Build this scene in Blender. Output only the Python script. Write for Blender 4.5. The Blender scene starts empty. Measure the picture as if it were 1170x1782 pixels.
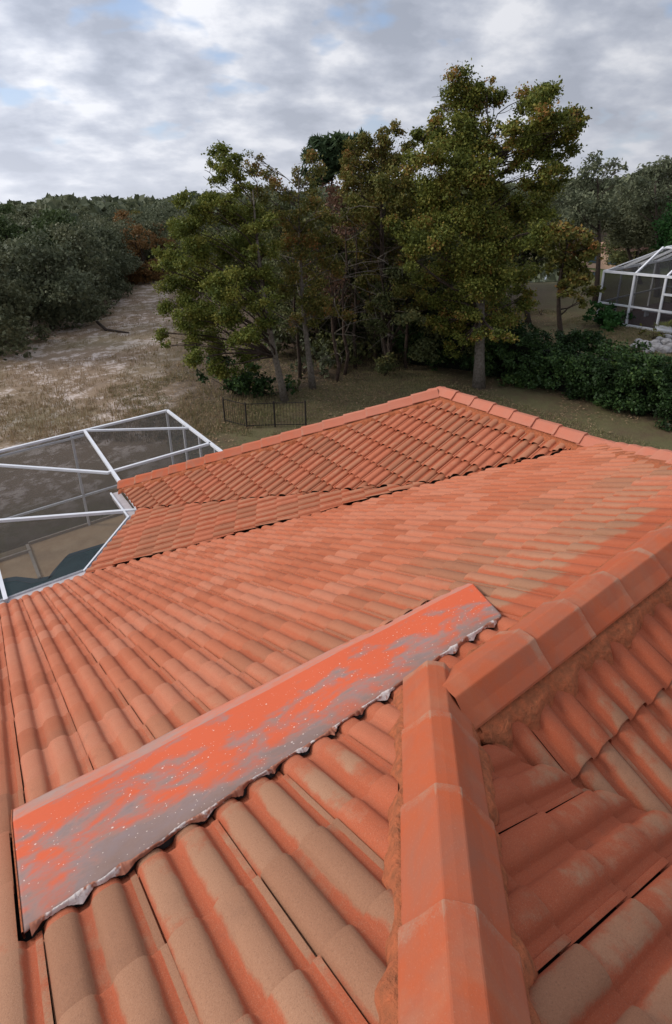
import bpy, bmesh, math, random
import numpy as np
from mathutils import Vector, Matrix

# ------------------------------------------------------------------ camera
SC = bpy.context.scene
G = 8.3                                   # camera height over the ground
FW = np.array([0.502967, 0.784858, -0.361970])
RT = np.array([0.833221, -0.551614, -0.038279])
UP = np.array([0.229711, 0.282348, 0.931403])
FPX, CX, CY = 972.28, 512.75, 713.12      # in pixels of the 1170 x 1782 photograph
cd = bpy.data.cameras.new("camera")
cam = bpy.data.objects.new("camera", cd)
SC.collection.objects.link(cam)
cam.matrix_world = Matrix(((RT[0], UP[0], -FW[0], 0), (RT[1], UP[1], -FW[1], 0),
                           (RT[2], UP[2], -FW[2], G), (0, 0, 0, 1)))
cd.sensor_fit = 'HORIZONTAL'; cd.sensor_width = 36.0
cd.lens = FPX / 1170 * 36.0
cd.shift_x = (585 - CX) / 1170
cd.shift_y = -(891 - CY) / 1170
cd.clip_start = 0.05; cd.clip_end = 5000
SC.camera = cam

# ------------------------------------------------------------------ world and light
SUN_AZ, SUN_EL = math.radians(-54), math.radians(33)      # azimuth from +Y, positive towards +X
W = bpy.data.worlds.new("World"); SC.world = W; W.use_nodes = True
nt = W.node_tree; nt.nodes.clear()
def N(nt, t, **kw):
    n = nt.nodes.new(t)
    for k, v in kw.items():
        if k.startswith('in_'):
            k2 = k[3:]
            n.inputs[int(k2) if k2.isdigit() else k2].default_value = v
        else: setattr(n, k, v)
    return n
def L(nt, a, b): nt.links.new(a, b)
def ramp(nt, fac, stops, interp='LINEAR'):
    r = nt.nodes.new('ShaderNodeValToRGB'); r.color_ramp.interpolation = interp
    e = r.color_ramp.elements
    while len(e) < len(stops): e.new(0.5)
    for i, (p, c) in enumerate(stops):
        e[i].position = p; e[i].color = (c[0], c[1], c[2], 1) if hasattr(c, '__len__') else (c, c, c, 1)
    if fac is not None: nt.links.new(fac, r.inputs[0])
    return r.outputs[0]
def mixc(nt, f, a, b, mode='MIX'):
    m = nt.nodes.new('ShaderNodeMix'); m.data_type = 'RGBA'; m.blend_type = mode
    for s, v in ((0, f), (6, a), (7, b)):
        if isinstance(v, bpy.types.NodeSocket): nt.links.new(v, m.inputs[s])
        elif hasattr(v, '__len__'): m.inputs[s].default_value = (v[0], v[1], v[2], 1)
        else: m.inputs[s].default_value = v
    return m.outputs[2]
def mth(nt, op, a, b=0.0, clamp=False):
    m = nt.nodes.new('ShaderNodeMath'); m.operation = op; m.use_clamp = clamp
    for s, v in ((0, a), (1, b)):
        if isinstance(v, bpy.types.NodeSocket): nt.links.new(v, m.inputs[s])
        else: m.inputs[s].default_value = v
    return m.outputs[0]

sky = N(nt, 'ShaderNodeTexSky', sky_type='NISHITA', sun_disc=False)
sky.sun_elevation = SUN_EL; sky.sun_rotation = SUN_AZ
tc = N(nt, 'ShaderNodeTexCoord')
sep = N(nt, 'ShaderNodeSeparateXYZ'); L(nt, tc.outputs['Generated'], sep.inputs[0])
zz = mth(nt, 'ADD', mth(nt, 'MAXIMUM', sep.outputs[2], 0.0), 0.36)
cx_ = mth(nt, 'DIVIDE', sep.outputs[0], zz); cy_ = mth(nt, 'DIVIDE', sep.outputs[1], zz)
cmb = N(nt, 'ShaderNodeCombineXYZ'); L(nt, cx_, cmb.inputs[0]); L(nt, cy_, cmb.inputs[1])
mp = N(nt, 'ShaderNodeMapping'); L(nt, cmb.outputs[0], mp.inputs[0])
mp.inputs['Rotation'].default_value = (0, 0, 0.5)
mp.inputs['Scale'].default_value = (1.0, 1.15, 1)
mp.inputs['Location'].default_value = (3.1, 1.7, 0)
n1 = N(nt, 'ShaderNodeTexNoise', in_Scale=3.9, in_Detail=7.0, in_Roughness=0.53, in_Distortion=0.0)
L(nt, mp.outputs[0], n1.inputs['Vector'])
n2 = N(nt, 'ShaderNodeTexNoise', in_Scale=3.3, in_Detail=4.0, in_Roughness=0.5)
L(nt, mp.outputs[0], n2.inputs['Vector'])
cloud = ramp(nt, n1.outputs[0], [(0.36, (2.9, 3.2, 3.9)), (0.46, (3.8, 4.1, 4.85)), (0.54, (4.9, 5.15, 5.8)), (0.64, (6.8, 6.9, 7.3))])
blue = mixc(nt, 0.55, sky.outputs[0], (2.9, 4.1, 6.4))
hole = ramp(nt, n2.outputs[0], [(0.59, 0.0), (0.67, 0.85)])
col = mixc(nt, hole, cloud, blue)
# the band of brighter, hazier sky low on the horizon
low = ramp(nt, sep.outputs[2], [(0.0, 0.62), (0.10, 0.30), (0.30, 0.0)])
col = mixc(nt, low, col, (5.3, 5.5, 6.1))
# the overcast is brighter round the veiled sun and greyer away from it
dp = N(nt, 'ShaderNodeVectorMath', operation='DOT_PRODUCT'); L(nt, tc.outputs['Generated'], dp.inputs[0])
dp.inputs[1].default_value = (math.sin(SUN_AZ) * math.cos(SUN_EL), math.cos(SUN_AZ) * math.cos(SUN_EL), math.sin(SUN_EL))
gl = ramp(nt, mth(nt, 'ADD', mth(nt, 'MULTIPLY', dp.outputs['Value'], 0.5), 0.5), [(0.0, 0.50), (0.55, 0.78), (0.80, 1.02), (1.0, 1.7)])
col = mixc(nt, 1.0, col, gl, 'MULTIPLY')
bgn = N(nt, 'ShaderNodeBackground'); L(nt, col, bgn.inputs[0]); bgn.inputs[1].default_value = 0.132
wo = N(nt, 'ShaderNodeOutputWorld'); L(nt, bgn.outputs[0], wo.inputs[0])

sd = bpy.data.lights.new("sun", 'SUN'); sd.energy = 1.8; sd.angle = math.radians(14); sd.color = (1.0, 0.93, 0.84)
sun = bpy.data.objects.new("sun", sd); SC.collection.objects.link(sun)
dirs = Vector((math.sin(SUN_AZ) * math.cos(SUN_EL), math.cos(SUN_AZ) * math.cos(SUN_EL), math.sin(SUN_EL)))
sun.rotation_euler = dirs.to_track_quat('Z', 'Y').to_euler()
SC.view_settings.view_transform = 'Standard'; SC.view_settings.look = 'None'
SC.view_settings.exposure = 0.30; SC.view_settings.gamma = 1.0
SC.cycles.max_bounces = 6; SC.cycles.transparent_max_bounces = 16

# ------------------------------------------------------------------ helpers
COL = SC.collection
def at(px, py, D):
    """photo pixel and horizontal distance -> point in the place"""
    v = FW + RT * ((px - CX) / FPX) - UP * ((py - CY) / FPX)
    v = v * D / math.hypot(v[0], v[1])
    return np.array([v[0], v[1], v[2] + G])
def atz(px, py, z=0.0):
    v = FW + RT * ((px - CX) / FPX) - UP * ((py - CY) / FPX)
    v = v * (z - G) / v[2]
    return np.array([v[0], v[1], z])

def tag(o, label=None, cat=None, group=None, kind=None):
    if label: o['label'] = label
    if cat: o['category'] = cat
    if group: o['group'] = group
    if kind: o['kind'] = kind
    return o
def empty(name, loc=(0, 0, 0), rz=0):
    o = bpy.data.objects.new(name, None); COL.objects.link(o)
    o.location = loc; o.rotation_euler = (0, 0, rz); o.empty_display_size = 0.3
    return o
def link(name, me, parent=None):
    o = bpy.data.objects.new(name, me); COL.objects.link(o)
    if parent is not None:
        o.parent = parent
        o.matrix_parent_inverse = Matrix.Translation(parent.location).inverted() if parent.rotation_euler.z == 0 else parent.matrix_world.inverted()
        # parts are modelled in world space: bake the offset into the location instead
        o.matrix_parent_inverse = Matrix.Identity(4)
        off = Vector((0, 0, 0)); q = parent
        while q is not None: off += Vector(q.location); q = q.parent
        o.location = -off
    return o

def np_mesh(name, verts, faces, mats=(), smooth=False, attrs=None, matidx=None):
    """verts Nx3, faces list/array of equal length tuples"""
    verts = np.asarray(verts, dtype=np.float32); faces = np.asarray(faces, dtype=np.int32)
    me = bpy.data.meshes.new(name)
    nf, k = faces.shape
    me.vertices.add(len(verts)); me.vertices.foreach_set('co', verts.ravel())
    me.loops.add(nf * k); me.loops.foreach_set('vertex_index', faces.ravel())
    me.polygons.add(nf); me.polygons.foreach_set('loop_start', np.arange(0, nf * k, k, dtype=np.int32))
    me.polygons.foreach_set('loop_total', np.full(nf, k, dtype=np.int32))
    if matidx is not None: me.polygons.foreach_set('material_index', np.asarray(matidx, dtype=np.int32))
    me.polygons.foreach_set('use_smooth', np.full(nf, smooth))
    me.update(calc_edges=True)
    for m in mats: me.materials.append(m)
    for an, arr in (attrs or {}).items():
        a = me.attributes.new(an, 'FLOAT_COLOR', 'POINT')
        a.data.foreach_set('color', np.asarray(arr, dtype=np.float32).ravel())
    return me

class MB:
    """collects boxes, bars and tubes into ONE mesh"""
    def __init__(s): s.v = []; s.f = []
    def add(s, vs, fs):
        b = len(s.v); s.v += [tuple(map(float, p)) for p in vs]; s.f += [tuple(b + i for i in f) for f in fs]; return s
    def box(s, x0, x1, y0, y1, z0, z1):
        return s.add([(x0, y0, z0), (x1, y0, z0), (x1, y1, z0), (x0, y1, z0), (x0, y0, z1), (x1, y0, z1), (x1, y1, z1), (x0, y1, z1)],
                     [(0, 3, 2, 1), (4, 5, 6, 7), (0, 1, 5, 4), (1, 2, 6, 5), (2, 3, 7, 6), (3, 0, 4, 7)])
    def bar(s, a, b, w, h=None, up=(0, 0, 1)):
        h = h or w; a = np.array(a, float); b = np.array(b, float); d = b - a; d /= np.linalg.norm(d)
        u = np.array(up, float)
        if abs(d @ u) > 0.95: u = np.array([0, 1., 0])
        r = np.cross(d, u); r /= np.linalg.norm(r); u = np.cross(r, d)
        vs = []
        for p in (a, b):
            for i, j in ((-1, -1), (1, -1), (1, 1), (-1, 1)): vs.append(p + r * i * w / 2 + u * j * h / 2)
        return s.add(vs, [(0, 1, 2, 3), (7, 6, 5, 4), (0, 4, 5, 1), (1, 5, 6, 2), (2, 6, 7, 3), (3, 7, 4, 0)])
    def tube(s, pts, rad, n=6):
        pts = [np.array(p, float) for p in pts]; b = len(s.v); ref = np.array([0.31, 0.17, 0.93])
        for i, p in enumerate(pts):
            d = pts[min(i + 1, len(pts) - 1)] - pts[max(i - 1, 0)]; d /= (np.linalg.norm(d) + 1e-9)
            r = np.cross(d, ref)
            if np.linalg.norm(r) < 0.1: r = np.cross(d, [1, 0, 0])
            r /= np.linalg.norm(r); u = np.cross(r, d)
            for k in range(n):
                t = 2 * math.pi * k / n
                s.v.append(tuple(p + (r * math.cos(t) + u * math.sin(t)) * rad[i]))
        for i in range(len(pts) - 1):
            for k in range(n):
                k2 = (k + 1) % n
                s.f.append((b + i * n + k, b + i * n + k2, b + (i + 1) * n + k2, b + (i + 1) * n + k))
        s.f.append(tuple(b + k for k in range(n))[::-1]); e = b + (len(pts) - 1) * n
        s.f.append(tuple(e + k for k in range(n)))
        return s
    def poly(s, pts): return s.add(pts, [tuple(range(len(pts)))])
    def prism(s, pts2, z0, z1):
        n = len(pts2); vs = [(x, y, z0) for x, y in pts2] + [(x, y, z1) for x, y in pts2]
        return s.add(vs, [tuple(range(n))[::-1], tuple(range(n, 2 * n))] + [(i, (i + 1) % n, n + (i + 1) % n, n + i) for i in range(n)])
    def build(s, name, mat, parent=None, smooth=False, bevel=0):
        me = bpy.data.meshes.new(name); me.from_pydata(s.v, [], s.f); me.materials.append(mat)
        if smooth: me.polygons.foreach_set('use_smooth', [True] * len(me.polygons))
        me.update(); o = link(name, me, parent)
        if bevel:
            m = o.modifiers.new('bevel', 'BEVEL'); m.width = bevel; m.segments = 2; m.limit_method = 'ANGLE'
        return o

def vnoise(P, scale, seed=0, octs=4):
    """cheap value noise 3-D in numpy, 0..1"""
    P = np.asarray(P, float) / scale; out = np.zeros(len(P)); amp = 1; tot = 0
    for o in range(octs):
        Q = P * (2 ** o) + 17.3 * o + seed; I = np.floor(Q).astype(np.int64); F = Q - I; F = F * F * (3 - 2 * F)
        val = 0
        for dx in (0, 1):
            for dy in (0, 1):
                for dz in (0, 1):
                    h = ((I[:, 0] + dx) * 374761393 + (I[:, 1] + dy) * 668265263 + (I[:, 2] + dz) * 2147483647 + seed * 1013)
                    h = (h ^ (h >> 13)) * 1274126177; h = (h ^ (h >> 16)) & 0xffff
                    w = (F[:, 0] if dx else 1 - F[:, 0]) * (F[:, 1] if dy else 1 - F[:, 1]) * (F[:, 2] if dz else 1 - F[:, 2])
                    val = val + w * h / 65535.0
        out += amp * val; tot += amp; amp *= 0.5
    return out / tot

# ------------------------------------------------------------------ materials
def newmat(name):
    m = bpy.data.materials.new(name); m.use_nodes = True; t = m.node_tree; t.nodes.clear()
    o = t.nodes.new('ShaderNodeOutputMaterial'); b = t.nodes.new('ShaderNodeBsdfPrincipled')
    t.links.new(b.outputs[0], o.inputs[0]); b.inputs['Specular IOR Level'].default_value = 0.3
    return m, t, b, o
def objco(t):
    c = t.nodes.new('ShaderNodeTexCoord'); return c.outputs['Object']
def noise(t, vec, scale, detail=4, rough=0.5, dist=0.0):
    n = N(t, 'ShaderNodeTexNoise', in_Scale=scale, in_Detail=float(detail), in_Roughness=rough, in_Distortion=dist)
    t.links.new(vec, n.inputs['Vector']); return n.outputs[0]
def bump(t, b, h, strength=0.3, dist=0.01):
    n = N(t, 'ShaderNodeBump', in_Strength=strength, in_Distance=dist); t.links.new(h, n.inputs['Height']); t.links.new(n.outputs[0], b.inputs['Normal'])
def simple(name, c, c2=None, scale=8, rough=0.7, bstr=0.15, bdist=0.005, metal=0.0, detail=5):
    m, t, b, o = newmat(name); b.inputs['Roughness'].default_value = rough; b.inputs['Metallic'].default_value = metal
    v = objco(t); n = noise(t, v, scale, detail, 0.6)
    t.links.new(ramp(t, n, [(0.3, c), (0.7, c2 or tuple(x * 0.8 for x in c))]), b.inputs['Base Color'])
    if bstr: bump(t, b, n, bstr, bdist)
    return m

TAN = (0.315, 0.138, 0.074); TAN2 = (0.370, 0.180, 0.100); ORG = (0.43, 0.084, 0.030); ORG2 = (0.36, 0.090, 0.038)
def tile_material(name, bias=0.0, wash=None, soft=.92, dim=1.0):
    m, t, b, o = newmat(name); v = objco(t)
    a = N(t, 'ShaderNodeAttribute', attribute_name='tile'); s = N(t, 'ShaderNodeSeparateColor'); t.links.new(a.outputs['Color'], s.inputs[0])
    rnd = a.outputs['Alpha']                                           # R barrel height, G along the tile, B paint, A random per tile
    big = noise(t, v, 1.1, 3, 0.55); mid = noise(t, v, 14, 5, 0.62); fine = noise(t, v, 170, 3, 0.7); sp = noise(t, v, 420, 2, 0.6)
    # the wash of orange paint: in the pans, at heads, thin on top of the barrels
    p = mth(t, 'MULTIPLY', mth(t, 'SUBTRACT', 1.0, s.outputs[0]), 0.95)
    p = mth(t, 'ADD', p, mth(t, 'MULTIPLY', s.outputs[2], 1.0))
    p = mth(t, 'ADD', p, mth(t, 'MULTIPLY', mth(t, 'SUBTRACT', big, 0.5), 0.9))
    p = mth(t, 'ADD', p, mth(t, 'MULTIPLY', mth(t, 'SUBTRACT', mid, 0.5), 1.2))
    p = mth(t, 'ADD', p, mth(t, 'MULTIPLY', mth(t, 'SUBTRACT', rnd, 0.5), 0.95))
    p = mth(t, 'ADD', p, mth(t, 'MULTIPLY', mth(t, 'SUBTRACT', fine, 0.5), 0.35))
    p = mth(t, 'ADD', p, bias)
    mask = ramp(t, p, [(0.26, 0.0), (0.42, soft * .5), (0.64, soft)])
    tan = mixc(t, fine, TAN, TAN2)
    tan = mixc(t, mth(t, 'MULTIPLY', rnd, 0.45), tan, (0.41, 0.245, 0.150))
    org = mixc(t, mid, ORG, ORG2)
    c = mixc(t, mask, tan, org)
    if wash:       # the thin salmon wash over the middle and far part of the slope
        sp_ = N(t, 'ShaderNodeSeparateXYZ'); t.links.new(v, sp_.inputs[0])
        yy = mth(t, 'ADD', sp_.outputs[1], mth(t, 'ADD', mth(t, 'MULTIPLY', mth(t, 'SUBTRACT', big, .5), 1.2), mth(t, 'MULTIPLY', mth(t, 'SUBTRACT', rnd, .5), 1.0)))
        w = ramp(t, mth(t, 'MULTIPLY', mth(t, 'ADD', yy, -wash[0]), 1 / (wash[1] - wash[0]), True), [(0, 0), (1, wash[2])])
        sal = mixc(t, mid, (0.49, 0.130, 0.056), (0.42, 0.100, 0.040))
        sal = mixc(t, ramp(t, rnd, [(0.0, 0.0), (0.45, 0.08), (1.0, 0.50)]), sal, (0.45, 0.215, 0.135))
        c = mixc(t, w, c, sal)
    c = mixc(t, ramp(t, sp, [(0.62, 0.0), (0.74, 0.35)]), c, (0.50, 0.34, 0.24))
    c = mixc(t, ramp(t, noise(t, v, 5.0, 6, 0.7), [(0.56, 0.0), (0.72, 0.28)]), c, (0.17, 0.085, 0.055))
    g2 = noise(t, v, 240, 2, 0.8)
    c = mixc(t, ramp(t, g2, [(0.30, 0.42), (0.46, 0.0)]), c, (0.13, 0.065, 0.042))
    c = mixc(t, ramp(t, g2, [(0.56, 0.0), (0.70, 0.30)]), c, (0.47, 0.28, 0.18))
    c = mixc(t, 1.0, c, ramp(t, rnd, [(0.0, 0.88), (0.4, 1.0), (1.0, 1.06)]), 'MULTIPLY')
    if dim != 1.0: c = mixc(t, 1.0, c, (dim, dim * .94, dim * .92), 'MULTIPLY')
    t.links.new(c, b.inputs['Base Color']); b.inputs['Roughness'].default_value = 0.88
    h = mth(t, 'ADD', mth(t, 'MULTIPLY', fine, 0.6), mth(t, 'MULTIPLY', sp, 0.4))
    bump(t, b, h, 0.55, 0.003)
    return m
M = {}
M['tile_main'] = tile_material('painted_tile', 0.02, (1.3, 2.7, .86))
M['tile_near'] = tile_material('worn_painted_tile', -0.03)
M['tile_far'] = tile_material('faded_tile', 0.26, (-9, -8, .42))
M['tile_shade'] = tile_material('red_washed_shaded_tile', 0.10, dim=.84)  # redder wash, plus shade darkened into the colour of slopes turned from the sun
def cap_material():
    m, t, b, o = newmat('cap_tile'); v = objco(t)
    a = N(t, 'ShaderNodeAttribute', attribute_name='tile'); s = N(t, 'ShaderNodeSeparateColor'); t.links.new(a.outputs['Color'], s.inputs[0])
    mid = noise(t, v, 9, 5, 0.6); fine = noise(t, v, 190, 3, 0.7)
    c = mixc(t, mid, (0.47, 0.092, 0.031), (0.40, 0.100, 0.040))
    w = mth(t, 'ADD', mth(t, 'MULTIPLY', s.outputs[1], 1.0), mth(t, 'MULTIPLY', mth(t, 'SUBTRACT', mid, 0.5), 1.2))
    w = mth(t, 'ADD', w, mth(t, 'MULTIPLY', s.outputs[0], 0.55))
    w = mth(t, 'ADD', w, mth(t, 'MULTIPLY', mth(t, 'SUBTRACT', fine, 0.5), 0.7))
    c = mixc(t, ramp(t, w, [(0.62, 0.0), (1.25, 0.62)]), c, (0.36, 0.24, 0.16))
    c = mixc(t, ramp(t, noise(t, v, 4.0, 5, .65, .5), [(0.42, 0.0), (0.70, 0.7)]), c, (0.30, 0.120, 0.075))
    c = mixc(t, ramp(t, noise(t, v, 1.7, 6, .7, .8), [(0.52, 0.0), (0.74, 0.45)]), c, (0.40, 0.20, 0.115))
    c = mixc(t, ramp(t, fine, [(0.60, 0.0), (0.75, 0.4)]), c, (0.52, 0.27, 0.17))
    sx = N(t, 'ShaderNodeSeparateXYZ'); t.links.new(v, sx.inputs[0])
    c = mixc(t, ramp(t, mth(t, 'MULTIPLY', mth(t, 'ADD', sx.outputs[0], -3.6), .5, True), [(0, 0), (1, .65)]), c, mixc(t, mid, (0.46, 0.165, 0.105), (0.52, 0.21, 0.14)))
    t.links.new(c, b.inputs['Base Color']); b.inputs['Roughness'].default_value = 0.8
    bump(t, b, fine, 0.3, 0.002)
    return m
M['cap'] = cap_material()
M['mortar'] = simple('painted_mortar', (0.26, 0.088, 0.038), (0.46, 0.125, 0.050), 34, 0.95, 1.0, 0.02)
M['under'] = simple('black_underlay', (0.012, 0.010, 0.010), (0.02, 0.016, 0.014), 20, 0.9, 0)
M['metal_valley'] = simple('valley_metal', (0.05, 0.035, 0.03), (0.09, 0.05, 0.04), 9, 0.6, 0)
M['stucco'] = simple('stucco', (0.55, 0.44, 0.34), (0.50, 0.40, 0.31), 40, 0.95, 0.3)
M['white_metal'] = simple('white_aluminium', (0.72, 0.73, 0.76), (0.62, 0.63, 0.66), 3, 0.35, 0)
M['gutter'] = simple('dusty_white_gutter', (0.56, 0.50, 0.50), (0.42, 0.37, 0.36), 6, 0.5, 0.05)
M['deck'] = simple('pool_deck', (0.50, 0.36, 0.22), (0.40, 0.27, 0.16), 3, 0.9, 0.1)
M['coping'] = simple('pool_coping', (0.035, 0.06, 0.075), (0.05, 0.08, 0.09), 12, 0.5, 0)
M['iron'] = simple('black_iron', (0.012, 0.011, 0.011), (0.03, 0.022, 0.018), 9, 0.6, 0)
M['bark'] = simple('grey_bark', (0.20, 0.175, 0.145), (0.085, 0.068, 0.052), 11, 0.95, 0.8, 0.03)
M['bark_dark'] = simple('dark_bark', (0.075, 0.052, 0.038), (0.030, 0.022, 0.017), 9, 0.95, 0.7, 0.03)
M['bark_pine'] = simple('pine_bark', (0.095, 0.062, 0.046), (0.04, 0.028, 0.022), 7, 0.95, 0.7, 0.03)
M['rock'] = simple('white_rock', (0.46, 0.44, 0.43), (0.16, 0.15, 0.15), 4, 0.9, 0.5, 0.03)
M['pavers'] = simple('maroon_pavers', (0.085, 0.045, 0.042), (0.055, 0.032, 0.03), 5, 0.9, 0.2)
M['peach'] = simple('peach_render', (0.62, 0.42, 0.30), (0.55, 0.36, 0.26), 8, 0.9, 0.1)

def screen_mat(name, alpha, c):
    m, t, b, o = newmat(name); b.inputs['Base Color'].default_value = (*c, 1); b.inputs['Roughness'].default_value = 0.9
    tr = N(t, 'ShaderNodeBsdfTransparent'); mx = N(t, 'ShaderNodeMixShader')
    mx.inputs[0].default_value = alpha
    t.links.new(tr.outputs[0], mx.inputs[1]); t.links.new(b.outputs[0], mx.inputs[2]); t.links.new(mx.outputs[0], o.inputs[0])
    return m
M['screen'] = screen_mat('insect_screen', 0.55, (0.035, 0.035, 0.037))
M['screen_roof'] = screen_mat('insect_screen_roof', 0.34, (0.05, 0.05, 0.052))

def leaf_mat(name, stops, rough=0.55, trans=0.25):
    m, t, b, o = newmat(name)
    a = N(t, 'ShaderNodeAttribute', attribute_name='leaf'); s = N(t, 'ShaderNodeSeparateColor'); t.links.new(a.outputs['Color'], s.inputs[0])
    k = mth(t, 'ADD', mth(t, 'MULTIPLY', s.outputs[0], 0.45), mth(t, 'MULTIPLY', s.outputs[1], 0.55))
    c = ramp(t, k, stops)
    t.links.new(c, b.inputs['Base Color']); b.inputs['Roughness'].default_value = rough
    b.inputs['Specular IOR Level'].default_value = 0.15
    tl = N(t, 'ShaderNodeBsdfTranslucent'); t.links.new(c, tl.inputs[0]); mx = N(t, 'ShaderNodeMixShader'); mx.inputs[0].default_value = trans
    t.links.new(b.outputs[0], mx.inputs[1]); t.links.new(tl.outputs[0], mx.inputs[2]); t.links.new(mx.outputs[0], o.inputs[0])
    return m
M['leaf_olive'] = leaf_mat('olive_leaves', [(0.15, (0.072, 0.090, 0.020)), (0.45, (0.135, 0.157, 0.031)), (0.68, (0.214, 0.209, 0.042)), (0.88, (0.300, 0.157, 0.046))])
M['leaf_rusty'] = leaf_mat('rusty_olive_leaves', [(0.12, (0.076, 0.086, 0.022)), (0.50, (0.146, 0.146, 0.035)), (0.72, (0.227, 0.163, 0.043)), (0.92, (0.289, 0.124, 0.043))])
M['leaf_bright'] = leaf_mat('fresh_olive_leaves', [(0.15, (0.065, 0.088, 0.019)), (0.5, (0.136, 0.159, 0.030)), (0.8, (0.226, 0.213, 0.044))])
M['leaf_pine'] = leaf_mat('pine_needles', [(0.2, (0.035, 0.060, 0.028)), (0.8, (0.085, 0.125, 0.055))])
M['leaf_scrub'] = leaf_mat('scrub_oak_leaves', [(0.1, (0.066, 0.075, 0.038)), (0.5, (0.125, 0.134, 0.072)), (0.9, (0.191, 0.191, 0.113))])
M['leaf_greygreen'] = leaf_mat('grey_green_leaves', [(0.1, (0.070, 0.084, 0.047)), (0.5, (0.128, 0.143, 0.082)), (0.9, (0.190, 0.200, 0.119))])
M['leaf_grass_green'] = leaf_mat('spring_green_leaves', [(0.1, (0.045, 0.066, 0.026)), (0.9, (0.095, 0.125, 0.045))])
M['leaf_orange'] = leaf_mat('orange_leaves', [(0.1, (0.13, 0.082, 0.032)), (0.9, (0.30, 0.16, 0.06))])
M['leaf_hedge'] = leaf_mat('hedge_leaves', [(0.1, (0.017, 0.030, 0.011)), (0.55, (0.034, 0.067, 0.021)), (0.85, (0.071, 0.120, 0.031)), (1.0, (0.135, 0.157, 0.042))], 0.45, 0.12)
M['leaf_dark'] = leaf_mat('shade_leaves', [(0.1, (0.052, 0.062, 0.024)), (0.6, (0.107, 0.118, 0.044)), (0.95, (0.202, 0.172, 0.060))])
M['leaf_bush'] = leaf_mat('bush_leaves', [(0.1, (0.018, 0.055, 0.014)), (0.9, (0.045, 0.12, 0.028))])
M['leaf_palm'] = leaf_mat('palmetto_leaves', [(0.1, (0.10, 0.12, 0.03)), (0.9, (0.25, 0.24, 0.07))])
M['leaf_dead'] = leaf_mat('dry_twigs', [(0.1, (0.10, 0.055, 0.035)), (0.9, (0.20, 0.11, 0.07))])
M['leaf_moss'] = leaf_mat('bare_grey_twigs', [(0.1, (0.10, 0.09, 0.075)), (0.9, (0.19, 0.165, 0.14))])
M['grass'] = leaf_mat('dry_grass', [(0.05, (0.125, 0.144, 0.050)), (0.35, (0.237, 0.206, 0.106)), (0.6, (0.312, 0.219, 0.125)), (0.8, (0.375, 0.275, 0.188)), (1.0, (0.500, 0.413, 0.300))], 0.8, 0.2)
M['litter'] = leaf_mat('fallen_leaves', [(0.1, (0.13, 0.075, 0.04)), (0.9, (0.34, 0.24, 0.14))], 0.8, 0.0)
M['hedge_core'] = simple('hedge_dark_inside', (0.010, 0.013, 0.006), (0.006, 0.008, 0.004), 6, 1, 0)

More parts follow.
